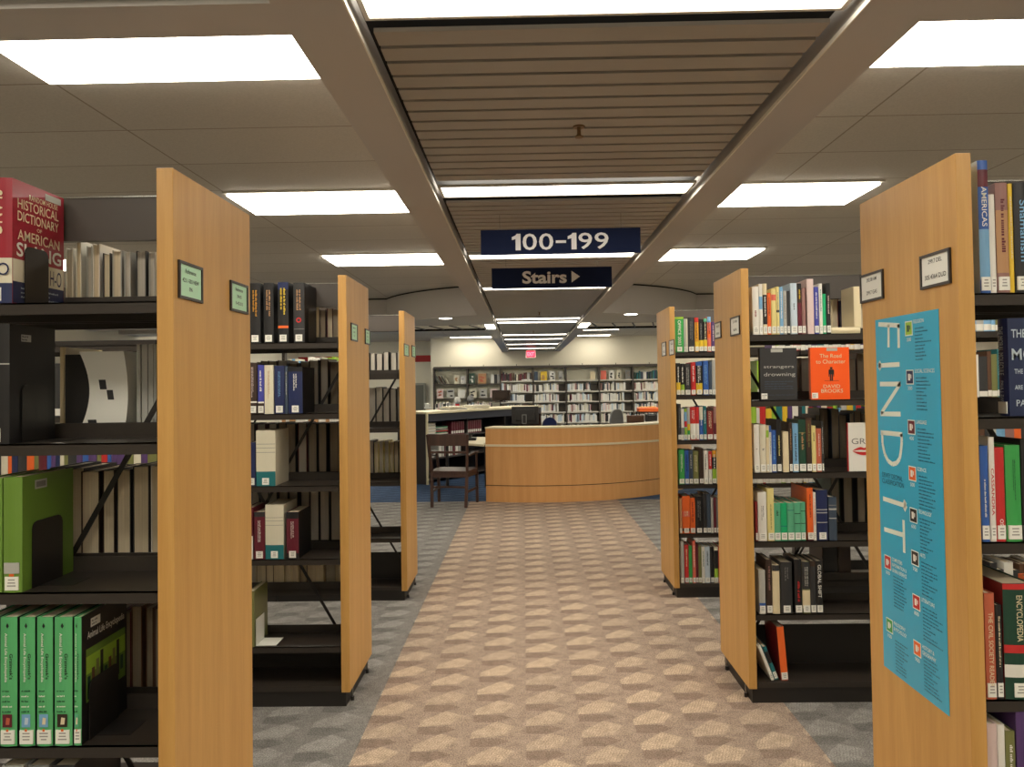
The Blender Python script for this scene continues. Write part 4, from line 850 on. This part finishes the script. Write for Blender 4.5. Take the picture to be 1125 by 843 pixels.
def s2(t, w, h):
    text_on(t, 'Stairs', (-w*.245, -.0008, -h*.28), (w*.37, 0, 0), (0, 0, h*.62), SW, .03)
    t.face([(w*.165, -.0008, -h*.25), (w*.165, -.0008, h*.32), (w*.235, -.0008, h*.035)], SW)
sign((528, 253), (703.5, 252), (528.5, 280.5), 4.2, 'navy hanging sign reading 100-199', s1)
sign((540, 295), (672, 293), (540.5, 317.5), 4.9, 'navy hanging sign reading Stairs with an arrow', s2)
# exit sign
A = atY(577.5, 385, 20.2); B = atY(588.8, 393.3, 20.2); o = empty('exit_sign', ((A.x+B.x)/2, 20.2, (A.z+B.z)/2), 'small glowing red exit sign below the end of the strip', 'exit sign')
w = B.x-A.x; h = A.z-B.z; g = MB(); g.box(-w/2, w/2, 0, .05, -h/2, h/2, mat('exit_case', (230, 200, 196), .5)); g.box(-.02, .02, .01, .04, h/2, zs-(A.z+B.z)/2, LFR); g.obj('housing', o)
g = MB(); g.box(-w*.42, w*.42, -.006, -.001, -h*.4, h*.4, emis('exit_red', (255, 40, 60), 2.2)); g.obj('glowing_face', o)
g = MB(); text_on(g, 'EXIT', (-w*.34, -.008, -h*.25), (w*.68, 0, 0), (0, 0, h*.5), emis('exit_letters', (255, 120, 135), 2.4), .02); g.obj('lettering', o)

# ------------------------------------------------------------------ circulation desk
CX, CY, RD = .27, 12.7, 2.41
def arc(r, a0, a1, n=36): return [(CX+r*sin(a0+(a1-a0)*k/n), CY-r*cos(a0+(a1-a0)*k/n)) for k in range(n+1)]
A0 = -math.asin(.8/RD)-.0; A1 = 1.35
def ring(r0, r1, a0, a1, z0, z1, m, name, parent, n=36):
    mb = MB(); o_ = arc(r0, a0, a1, n); i_ = arc(r1, a0, a1, n); k = mb.mi(m)
    for j in range(n):
        (ax, ay), (bx, by), (cx_, cy_), (dx, dy) = o_[j], o_[j+1], i_[j+1], i_[j]
        mb.face([(ax, ay, z0), (bx, by, z0), (bx, by, z1), (ax, ay, z1)], m); mb.face([(cx_, cy_, z0), (dx, dy, z0), (dx, dy, z1), (cx_, cy_, z1)], m)
        mb.face([(ax, ay, z1), (bx, by, z1), (cx_, cy_, z1), (dx, dy, z1)], m); mb.face([(dx, dy, z0), (cx_, cy_, z0), (bx, by, z0), (ax, ay, z0)], m)
    for j in (0, n): mb.face([(o_[j][0], o_[j][1], z0), (o_[j][0], o_[j][1], z1), (i_[j][0], i_[j][1], z1), (i_[j][0], i_[j][1], z0)], m)
    o = mb.obj(name, parent); o.location = tuple(-v for v in parent.location); return o
desk = empty('circulation_desk', (CX, CY-RD, 0), 'long curved oak circulation desk at the end of the aisle', 'desk')
ring(RD, RD-.03, A0, A1, .225, .745, OAKD, 'front_panel', desk); ring(RD+.004, RD-.03, A0, A1, 0, .215, OAKD, 'kick_panel', desk)
ring(RD-.006, RD-.03, A0, A1, .215, .225, DARK, 'groove', desk)
ring(RD+.018, RD-.7, A0, A1, .745, .772, CREAM, 'worktop', desk); ring(RD-.0, RD-.03, A0, A1, .772, .985, OAKD, 'upper_panel', desk); ring(RD+.016, RD-.3, A0, A1, .985, 1.005, CREAM, 'top_ledge', desk)
mb = MB(); a = A0; r0, r1 = RD-.03, RD-.68
p0 = (CX+r0*sin(a), CY-r0*cos(a)); p1 = (CX+r1*sin(a), CY-r1*cos(a)); mb.beam((p0[0]+.012, p0[1], .372), (p1[0]+.012, p1[1], .372), .022, .744, OAKD)
o = mb.obj('end_panel', desk); o.location = tuple(-v for v in desk.location)
# staff worktop wing running back from the desk's left end
A = Vector((-.62, 10.62, 0)); mb = MB(); wing = empty('staff_worktop', (-.9, 11.4, 0), 'low cream staff worktop left of the curved desk, black telephone on it', 'worktop')
mb.prism([(x+.9, y-11.4) for x, y in ((-.56, 10.5), (-.56, 12.0), (-1.35, 12.25), (-1.25, 11.7), (-.8, 10.75))], .735, .765, CREAM); mb.obj('worktop', wing)
for x, y in ((-.6, 11.9), (-1.2, 11.9)):
    mb = MB(); mb.cyl((x+.9, y-11.4), .025, 0, .735, BLACKM, 12); mb.obj('leg', wing)
# far counter with open shelves
P0 = Vector((-1.56, 12.3, 0)); P1 = Vector((.32, 15.2, 0)); dd = (P1-P0).normalized(); nn = Vector((-dd.y, dd.x, 0))
ang = math.atan2(dd.y, dd.x); Lc = (P1-P0).length
ctr = empty('service_counter', tuple(P0), 'high cream topped service counter with open shelves behind the desk', 'counter', rz=ang)
def loc_box(name, b, m, parent=ctr, bev=0): mb = MB(); mb.box(*b, m); return mb.obj(name, parent, bevel=bev)
loc_box('counter_top', (-.06, Lc+.05, -.04, .66, 1.125, 1.155, ), CREAM)
loc_box('end_panel', (-.03, 0, 0, .6, 0, 1.125), mat('counter_dark', (44, 36, 34), .5)); loc_box('end_edge', (-.032, .0, -.03, 0, 0, 1.125), CREAM); loc_box('end_panel', (Lc, Lc+.03, 0, .6, 0, 1.125), DARKW)
loc_box('back_panel', (0, Lc, .56, .6, 0, 1.125), mat('counter_navy', (26, 30, 48), .6)); loc_box('fascia', (0, Lc, .0, .02, 1.0, 1.125), mat('counter_navy', (26, 30, 48), .6))
for z in (.08, .4, .74): loc_box('shelf', (0, Lc, .02, .56, z-.02, z), mat('counter_dark', (44, 36, 34), .5))
for k in (1, 2): loc_box('divider', (Lc*k/3-.01, Lc*k/3+.01, .06, .56, 0, 1.0), mat('counter_dark', (44, 36, 34), .5))
Mc = Matrix.Translation(P0) @ Matrix.Rotation(ang, 4, 'Z')
def on_counter(u, v, z): p = Mc @ Vector((u, v, z)); return tuple(p)
n = 0
for k in range(14):
    u = .78+k*.062
    o = book(*on_counter(u, .1, .741), .05, .22, .2, 'maroon', f"maroon bound volume, {ORD[k]} from the left, on the service counter shelf", 'maroon volumes in the service counter', rz=ang, bands=[(.1,.3,'white'),(.3,.34,'maroon')], label_on=False)
for k in range(8):
    u = .45+k*.075
    book(*on_counter(u, .1, .401), .06, .24, .2, ('white','pale grey','maroon')[k % 3], f"{('white','pale grey','maroon')[k % 3]} binder, {ORD[k]} from the left, lower service counter shelf", 'binders in the service counter', rz=ang, label_on=False)
def paper_stack(u, v, z, n, label, cols, s=1.0, sz=(.3, .22)):
    mb = MB(); r = random.Random(n+int(u*100)); zz = .001
    for k in range(n):
        a = r.uniform(-.35, .35)*s; t = r.uniform(.008, .022); M = Matrix.Rotation(a, 4, 'Z') @ Matrix.Translation((r.uniform(-.02, .02), 0, 0)); mb.box(-sz[0]/2, sz[0]/2, -sz[1]/2, sz[1]/2, zz, zz+t, cm(cols[k % len(cols)]), M); zz += t+.0005
    o = mb.obj('paper_stack', loc=on_counter(u, v, z), rz=ang); tag(o, label, 'paper stack', 'stacks of paper and folders at the service counter'); return o
paper_stack(.2, .22, .74, 14, 'tidy stack of white paper at the left end of the counter shelf', ['white', 'ivory', 'pale grey'], .1)
paper_stack(.55, .25, .74, 11, 'untidy stack of folders beside the white paper on the counter shelf', ['pale grey', 'black', 'white', 'sea green', 'black', 'red'])
paper_stack(.22, .25, .4, 8, 'stack of pale boxes and paper low in the counter left end', ['white', 'pale grey', 'black'], .3)
paper_stack(1.1, .32, 1.155, 3, 'loose brochures spread on the counter top', ['pale grey', 'white', 'ivory'], .6, (.4, .25))
paper_stack(1.75, .32, 1.155, 4, 'flat sheets beside the brown monitor on the counter top', ['ivory', 'white'], .4, (.45, .28))
# counter top items
def lathe(mb, prof, m, n=20):
    k = mb.mi(m); i = len(mb.v)
    for r, z in prof: mb.v += [(r*cos(2*pi*j/n), r*sin(2*pi*j/n), z) for j in range(n)]
    for a in range(len(prof)-1):
        for j in range(n):
            q = (j+1) % n; mb.f.append((i+a*n+j, i+a*n+q, i+(a+1)*n+q, i+(a+1)*n+j)); mb.m.append(k)
for (px, py), rr, lab, col in (((502.5, 446), .07, 'pale speckled round ornament on a red base on the counter', 'pale grey'), ((517, 443), .078, 'grey knitted round ornament on a dark base on the counter', 'grey')):
    P = atZ(px, py, 1.155); mb = MB(); lathe(mb, [(0, .035), (rr*.6, .04), (rr*.95, .07), (rr, .105), (rr*.85, .15), (rr*.5, .178), (0, .185)], mat('knit_'+col.replace(' ', '_'), COL[col], .9, noise=.5, scale=60, bump=.6))
    o = empty('round_ornament', (P.x, P.y, 1.1555), lab, 'ornament', 'round ornaments on the counter'); mb.obj('globe', o, smooth=True); b = MB(); b.cyl((0, 0), rr*.6, 0, .04, cm('red' if col == 'pale grey' else 'charcoal'), 16); b.obj('stand', o)
P = atZ(470, 449, 1.155); mb = MB(); mb.box(-.06, .06, -.04, .04, 0, .03, WHITE); mb.box(-.05, .01, -.03, .03, .03, .1, WHITE); o = mb.obj('telephone', loc=(P.x, P.y, 1.1555)); tag(o, 'small white desk telephone at the left end of the counter', 'telephone')
h_ = MB(); h_.beam((-.05, -.045, .1), (.05, -.045, .06), .02, .02, WHITE); h_.obj('handset', o)
for i, (px, cl) in enumerate(((480, 'charcoal'), (484, 'pale grey'), (488, 'black'), (492, 'grey'))):
    P = atZ(px, 448, 1.155); mb = MB(); mb.cyl((0, 0), .022, 0, .07+.02*(i % 2), cm(cl), 12); mb.cyl((0, 0), .01, .07, .12, cm('ivory'), 8)
    tag(mb.obj('small_bottle', loc=(P.x, P.y, 1.1555)), f"small {cl} bottle on the counter, {ORD[i]} in its row", 'bottle', 'small bottles on the counter')
def monitor(px0, px1, pyt, pyb, Y, col, label, tilt=0, stand=.08, surf=None):
    A = atY(px0, pyt, Y); B = atY(px1, pyb, Y); w = B.x-A.x; h = A.z-B.z; o = empty('computer_monitor', ((A.x+B.x)/2, Y, B.z-stand), label, 'monitor', 'computer monitors at the desk')
    o.rotation_euler = (0, 0, tilt); m = MB(); m.box(-w/2, w/2, 0, .035, stand, stand+h, cm(col)); m.box(-w*.35, w*.35, -.03, 0, stand+h*.2, stand+h*.85, cm(col)); m.obj('back_shell', o, bevel=.006)
    m = MB(); m.box(-.03, .03, .0, .03, .01, stand, BLACKM); m.box(-.1, .1, -.06, .1, 0, .012, BLACKM); m.obj('stand', o)
    m = MB(); m.face([(-w*.46, .0355, stand+h*.06), (-w*.46, .0355, stand+h*.94), (w*.46, .0355, stand+h*.94), (w*.46, .0355, stand+h*.06)], mat('screen_glass', (14, 16, 20), .15)); m.obj('screen', o); return o
o = monitor(562, 592, 447, 466, 11.9, 'black', 'large black computer monitor standing behind the desk ledge', 0, .19)
m = MB(); m.box(-.05, .02, -.045, -.03, .2, .34, cm('grey')); m.box(-.04, .01, -.047, -.045, .21, .33, cm('black')); m.obj('stand_bracket', o)
monitor(540, 561, 429, 440.5, 13.9, 'dark brown', 'brown backed monitor on top of the service counter', -.2, .02)
monitor(688.5, 708, 456.5, 464.5, 12.4, 'brown', 'brown backed low monitor on the desk beside the grey chair', 0, .1)
monitor(709, 722, 455, 463.5, 12.2, 'charcoal', 'dark grey monitor at the right end of the desk', 0, .1)
# phone on staff worktop
P = atZ(490, 482, .765); P = Vector((-.8, 11.35, .766)); mb = MB(); mb.box(-.09, .09, -.09, .09, 0, .04, cm('black')); mb.box(-.08, .02, -.07, .08, .04, .09, cm('charcoal')); o = mb.obj('desk_phone', loc=P, bevel=.006); tag(o, 'black desk telephone on the low staff worktop', 'telephone')
h_ = MB(); h_.beam((-.08, -.09, .09), (.06, -.09, .1), .04, .03, cm('black')); h_.obj('handset', o)
# office chairs behind the desk
def office_chair(px, pyt, Y, w, h, col, label, rz=0):
    P = atY(px, pyt, Y); o = empty('office_chair', (P.x, Y, 0), label, 'office chair', 'office chairs behind the desk', rz=rz); zt = P.z
    m = MB(); n = 10; M_ = cm(col); k = []
    prof = [(-.5, 0), (-.5, .55), (-.42, .82), (-.25, .96), (0, 1), (.25, .96), (.42, .82), (.5, .55), (.5, 0)]
    i = len(m.v); N = len(prof); m.v += [(w*a, .05*(4*a*a), zt-h+h*b) for a, b in prof]+[(w*a, .05+.05*(4*a*a), zt-h+h*b) for a, b in prof]; q = m.mi(M_)
    m.f += [tuple(range(i, i+N)), tuple(reversed(range(i+N, i+2*N)))]; m.m += [q, q]
    for j in range(N): m.f.append((i+j, i+N+j, i+N+(j+1) % N, i+(j+1) % N)); m.m.append(q)
    m.obj('backrest', o, bevel=.01); m = MB(); m.box(-.24, .24, .08, .55, .44, .52, M_); m.obj('seat', o, bevel=.02)
    m = MB(); m.cyl((0, .3), .03, .08, .44, BLACKM, 12); m.obj('column', o); m = MB(); m.beam((0, .04, zt-h+.05), (0, .1, .46), .05, .012, BLACKM); m.obj('back_arm', o)
    for a in range(5):
        m = MB(); c_, s_ = cos(a*2*pi/5), sin(a*2*pi/5); m.beam((0, .3, .09), (.28*c_, .3+.28*s_, .06), .04, .03, BLACKM); m.cyl((.28*c_, .3+.28*s_), .025, 0, .05, BLACKM, 10); m.obj('base_leg', o)
office_chair(604, 458.5, 12.5, .26, .4, 'navy', 'dark blue office chair back behind the middle of the desk')
office_chair(679, 449.5, 13.2, .25, .4, 'grey', 'grey office chair back behind the right of the desk', .3)
# orange bin/cushion on cart
P = atY(712, 448, 15.5); o = empty('storage_cart', (P.x, 15.5, 0), 'cart carrying an orange tray before the wall bookcases', 'cart'); zt = P.z
m = MB(); m.box(-.2, .2, -.12, .2, zt-.08, zt, cm('orange')); m.box(-.16, .16, -.08, .16, zt, zt+.02, cm('amber')); m.obj('orange_tray', o, bevel=.01); m = MB()
for x in (-.2, .2):
    for y in (-.12, .2): m.box(x-.012, x+.012, y-.012, y+.012, 0, zt-.08, BLACKM)
m.box(-.22, .22, -.14, .22, zt-.1, zt-.08, BLACKM); m.box(-.22, .22, -.14, .22, .2, .22, BLACKM); m.obj('frame', o)

# ------------------------------------------------------------------ wooden armchair, back towards us
ch = empty('wooden_armchair', (-1.0, 10.0, 0), 'dark brown wooden armchair with its back towards the aisle', 'chair')
ch.location = (-.985, 9.97, 0); ch.rotation_euler = (0, 0, -.16)
def pm(name, f, **k): m = MB(); f(m); return m.obj(name, ch, **k)
for s in (-1, 1):
    pm('back_leg', lambda m: (m.beam((s*.225, -.02, 0), (s*.235, .02, .46), .036, .042, DARKW), m.beam((s*.235, .02, .45), (s*.262, -.06, .945), .034, .04, DARKW)), bevel=.004)
    pm('front_leg', lambda m: (m.beam((s*.265, .47, 0), (s*.265, .45, .45), .036, .04, DARKW), m.beam((s*.265, .45, .45), (s*.275, .41, .665), .03, .034, DARKW)), bevel=.004)
    pm('arm', lambda m: (m.beam((s*.25, -.02, .665), (s*.285, .25, .69), .045, .026, DARKW), m.beam((s*.285, .24, .69), (s*.275, .47, .675), .055, .026, DARKW)), bevel=.006)
    pm('side_stretcher', lambda m: m.beam((s*.235, .0, .2), (s*.262, .46, .2), .022, .028, DARKW))
def curved(m, z0, z1, y, sag, w, t):
    n = 14; k = m.mi(DARKW)
    for j in range(n):
        a, b = -1+2*j/n, -1+2*(j+1)/n
        P = []
        for u in (a, b):
            yy = y-sag*(1-u*u); P.append((u*w, yy))
        (x0, y0), (x1, y1) = P
        q = [(x0,y0,z0),(x1,y1,z0),(x1,y1+t,z0),(x0,y0+t,z0),(x0,y0,z1),(x1,y1,z1),(x1,y1+t,z1),(x0,y0+t,z1)]
        i = len(m.v); m.v += q
        for f in ((3,2,1,0),(4,5,6,7),(0,1,5,4),(1,2,6,5),(2,3,7,6),(3,0,4,7)): m.f.append(tuple(i+v for v in f)); m.m.append(k)
pm('top_rail', lambda m: curved(m, .80, .95, -.06, .04, .27, .024)); pm('lower_back_rail', lambda m: curved(m, .70, .73, -.04, .03, .25, .02))
pm('seat', lambda m: m.prism([(-.25, 0), (-.28, .47), (-.2, .5), (.2, .5), (.28, .47), (.25, 0)], .44, .468, DARKW), bevel=.006)
pm('apron', lambda m: (m.box(-.24, .24, 0, .02, .385, .44, DARKW), m.box(-.26, .26, .44, .46, .385, .44, DARKW), m.beam((-.24, 0, .412), (-.262, .45, .412), .02, .055, DARKW), m.beam((.24, 0, .412), (.262, .45, .412), .02, .055, DARKW)))
pm('back_stretcher', lambda m: m.box(-.23, .23, -.012, .01, .25, .275, DARKW))

# ------------------------------------------------------------------ far wall bookcases and their books
UPX = [476.4, 513.2, 549.5, 585.7, 622.0, 658.4, 695.5, 732.0]; YW = 20.72
UX = [atY(p, 420, YW).x for p in UPX]; TAUPE = mat('case_taupe', (96, 88, 78), .5); CBACK = mat('case_back_light', (240, 236, 214), .7); LIPW = mat('shelf_lip_pale', (206, 202, 190), .4)
ZW = (1.68, 1.385, 1.11, .83, .55, .27); ZD = (1.62, 1.235, .9, .5)
rnd = random.Random(99)
WCOL = ['white', 'white', 'ivory', 'white', 'white', 'white', 'ivory', 'pale grey', 'ivory', 'pale blue', 'maroon', 'charcoal', 'mauve', 'pink', 'pale blue', 'white', 'white', 'slate', 'pink', 'white']
FIL = [.75, .75, .75, .75, .9, .9, .6]
WN = ['first', 'second', 'third', 'fourth', 'fifth', 'sixth', 'seventh']
for i in range(7):
    xa, xb = UX[i], UX[i+1]; W = xb-xa; disp = i < 2; zz = ZD if disp else ZW
    fe = ['leaning magazines on display', 'a green and an orange magazine on top', 'dark spines on its top shelf', 'a yellow book facing out on top', 'a nearly empty top shelf', 'a coral book facing out on top', 'dark green books on its top shelf'][i]
    o = empty('bookcase', ((xa+xb)/2, YW, 0), f"{WN[i]} far wall bookcase from the left, {fe}", 'bookcase', 'bookcases along the far wall')
    for s in ((-1, 1) if i == 0 else (1,)):
        m = MB(); m.box(s*W/2-.02, s*W/2+.02, 0, .32, 0, 2.06, mat('case_upright', (70, 62, 54), .5)); m.obj('side_panel', o)
    m = MB(); m.box(-W/2+.02, W/2-.02, .315, .325, .06, 2.03, CBACK if disp or i == 4 else CBACK); m.obj('back', o)
    m = MB(); m.box(-W/2, W/2, -.01, .3, 2.02, 2.085, mat('case_upright', (70, 62, 54), .5)); m.obj('top', o)
    for z in zz:
        m = MB(); m.box(-W/2+.021, W/2-.021, .02, .3, z-.02, z, TAUPE); m.box(-W/2+.021, W/2-.021, .0, .02, z-.03, z, LIPW if not disp else mat('case_upright', (70, 62, 54), .5)); m.obj('shelf', o)
        if not disp and z < 1.6:
            bp = MB(); bp.box(-W/2+.021, W/2-.021, .27, .28, z, z+.2, TAUPE); bp.obj('shelf_back', o)
    m = MB(); m.box(-W/2, W/2, .02, .32, 0, .08, BASEM); m.obj('plinth', o)
    m = MB(); m.cyl((0, .02), .008, 2.085, 2.13, BLACKM, 8); m.obj('pin', o)
    def fo(cx_, w, h, z, col, label, band=None, ly=.05):
        b = book(xa+cx_-w/2, YW+ly, z+.001, .012, h, w, col, label, 'books and magazines facing out on the far wall', rz=-pi/2, label_on=False)
        b.rotation_euler = (0, 0, -pi/2)
        if band:
            t = MB(); r = random.Random(int(cx_*1000)); x = .0065
            for q in range(4):
                u0 = r.uniform(.1, .5); v0 = r.uniform(.1, .7); t.face([(x, w*u0, h*v0), (x, w*(u0+.35), h*v0), (x, w*(u0+.35), h*(v0+.16)), (x, w*u0, h*(v0+.16))], cm(band))
            t.obj('cover_print', b)
    if i == 0:
        for k in range(5):
            b = book(xa+.09+k*.075, YW+.05, 1.621, .012, .24, .17, ['black','pale grey','maroon','charcoal','ivory'][k], f"leaning magazine, {ORD[k]} from left, top of first wall bookcase", 'leaning magazines on the far wall', label_on=False); b.rotation_euler = (0, -.5, 0); b.location.z = 1.63
        fo(.62, .14, .23, 1.62, 'ivory', 'pale magazine facing out right of the leaning ones, first wall bookcase', 'tan'); fo(.79, .13, .21, 1.62, 'white', 'white magazine facing out at the right, top of first wall bookcase', 'pale grey')
        fo(.17, .17, .25, 1.235, 'pink', 'pink picture magazine, second shelf, first wall bookcase', 'terracotta'); fo(.45, .2, .24, 1.235, 'pale grey', 'black and white photo magazine, second shelf, first wall bookcase', 'black'); fo(.75, .2, .22, 1.235, 'white', 'plain white magazine, second shelf, first wall bookcase')
    elif i == 1:
        fo(.13, .16, .28, 1.62, 'dark green', 'green magazine facing out, top of second wall bookcase', 'white'); fo(.42, .25, .27, 1.62, 'tan', 'orange and tan magazine facing out, top of second wall bookcase', 'terracotta')
        for k in range(3): fo(.68+k*.09, .08, .24, 1.62, ['white','charcoal','pale grey'][k], f"{['white','charcoal','pale grey'][k]} narrow magazine, right of the tan one, second wall bookcase")
        for k, c in enumerate(('ivory', 'pale grey', 'pink')): fo(.15+k*.28, .19, .24, 1.235, c, f"{c} cartoon magazine, {ORD[k]} from left, second shelf, second wall bookcase", 'charcoal' if k < 2 else 'terracotta')
    elif i == 3:
        for k, (c, cx_, w) in enumerate((('slate', .08, .1), ('yellow', .29, .17), ('white', .52, .14), ('pale grey', .74, .1))): fo(cx_, w, .24, 1.68, c, f"{c} book facing out, top shelf, fourth wall bookcase", [None, 'tan', 'black', 'grey'][k])
    elif i == 4: fo(.72, .13, .22, 1.68, 'cream', 'lone cream book facing out, top shelf, fifth wall bookcase')
    elif i == 5:
        for k, (c, cx_, w) in enumerate((('coral', .12, .15), ('white', .34, .14), ('ivory', .53, .12), ('grey', .78, .14))): fo(cx_, w, .24, 1.68, c, f"{c} book facing out, top shelf, sixth wall bookcase", [None, 'charcoal', 'black', 'taupe'][k])
    # packed shelves
    for j, z in enumerate(zz):
        if disp and j < 2: continue
        if not disp and j == 0 and i in (3, 4, 5): continue
        x = xa+.035; end = xa+.03+W*(FIL[j % 7] if not (i == 2 and j < 2) else .95); top = (i in (2, 6) and j == 0); kk = 0
        if i == 6: end = xb-.04
        while x < end-.03:
            w = rnd.uniform(.02, .05); h = rnd.uniform(.17, .235); c = rnd.choice(WCOL)
            if top: c = rnd.choice(['maroon', 'charcoal', 'pale grey', 'brown', 'ivory'] if i == 2 else ['dark green', 'teal', 'slate', 'white', 'navy'])
            if x+w > end: break
            if top and kk < 15:
                book(x+w/2, YW+.02, z+.001, w, h, .16, c, f"{c} book, {ORD[kk]} from left, top shelf, {WN[i]} wall bookcase", f"books on top of the {WN[i]} wall bookcase", label_on=False)
            else:
                M = Matrix.Translation((x+w/2, YW+.02, z+.001)); book_geo(lots, None, w, h, .16, c, bands=[(.02, .16, 'white')] if rnd.random() < .7 else (), M=M)
            kk += 1; x += w+.001
            if rnd.random() < .07: x += .03
# books glimpsed through gaps: second modules and upper strips
def fill(key, z, x0, x1, cols, hr=(.19, .25), seed=0, rear=False):
    r = random.Random(seed); Y = YR[int(key[1])-1]+.03; x = x0
    while x < x1-.02:
        w = r.uniform(.018, .045); h = r.uniform(*hr); M = Matrix.Translation((x+w/2, Y, z+.001))
        book_geo(lots, None, w, h, .17, r.choice(cols), bands=[(.02, .15, 'white')], M=M); x += w+.0012
MX = ['orange', 'purple', 'navy', 'maroon', 'charcoal', 'white', 'olive', 'blue', 'red', 'ivory']
for k, z in enumerate(Z_L2[1:4]): fill('L2', z, -2.7, -1.86, MX, (.24, .28), 40+k)
for k, z in enumerate(Z_R2[:5]): fill('R2', z, 2.06, 2.88, ['white', 'pale grey', 'brown', 'teal', 'charcoal', 'mauve', 'light blue', 'olive', 'orange'], (.2, .24), 50+k)
for k, z in enumerate(Z_R3): fill('R3', z, (1.83, 1.72, 1.62, 1.62, 1.62)[k], 2.9, ['white', 'pale grey', 'red', 'teal', 'purple', 'lime green', 'charcoal', 'yellow', 'light blue', 'ivory'], (.22, .27), 60+k)
fill('L3', Z_L3[0], -1.82, -1.3, ['white', 'pale grey', 'lime green', 'light blue', 'ivory'], (.1, .14), 70); fill('L3', Z_L3[2], -1.82, -1.3, ['terracotta', 'brown', 'mauve', 'tan'], (.2, .22), 71)
fill('L3', Z_L3[1], -1.82, -1.35, ['white', 'tan'], (.1, .12), 72)
o = lots.obj('books'); tag(o, 'rows of small pale books filling the far shelves and gaps between nearer bookcases', 'books'); o['kind'] = 'stuff'
# grey display cabinet by the recessed wall
A = atY(457, 421, 21.9); B = atY(467, 443, 21.9)
o = empty('display_cabinet', ((A.x+B.x)/2, 21.95, 0), 'grey cabinet against the far left wall under the red stripe', 'cabinet'); w = .5
m = MB(); m.box(-.55, .13, 0, .12, 0, A.z, mat('cab_grey', (140, 140, 130), .4)); m.obj('body', o); m = MB(); m.box(-.5, .08, -.01, 0, .9, A.z-.06, mat('cab_glass', (96, 98, 92), .2)); m.obj('door', o)

# ------------------------------------------------------------------ camera, world, view
cam = bpy.data.cameras.new('camera'); co = bpy.data.objects.new('camera', cam); C.objects.link(co); bpy.context.scene.camera = co
co.matrix_world = Matrix(((R2.x, U2.x, -F_.x, 0), (R2.y, U2.y, -F_.y, 0), (R2.z, U2.z, -F_.z, CH), (0, 0, 0, 1)))
cam.sensor_fit = 'HORIZONTAL'; cam.sensor_width = 36; cam.lens = 36*FPX/1125; cam.shift_y = -(421.5-CCY)/1125; cam.clip_start = .05
w = bpy.data.worlds.new('world'); bpy.context.scene.world = w; w.use_nodes = True; w.node_tree.nodes['Background'].inputs[0].default_value = (.9, .92, 1, 1); w.node_tree.nodes['Background'].inputs[1].default_value = .05
sc = bpy.context.scene
sc.view_settings.view_transform = 'Standard'; sc.view_settings.look = 'None'; sc.view_settings.gamma = 1; sc.view_settings.use_curve_mapping = False
sc.view_settings.exposure = .55
sc.cycles.use_denoising = True; sc.cycles.max_bounces = 12; sc.cycles.diffuse_bounces = 9; sc.cycles.sample_clamp_indirect = 8
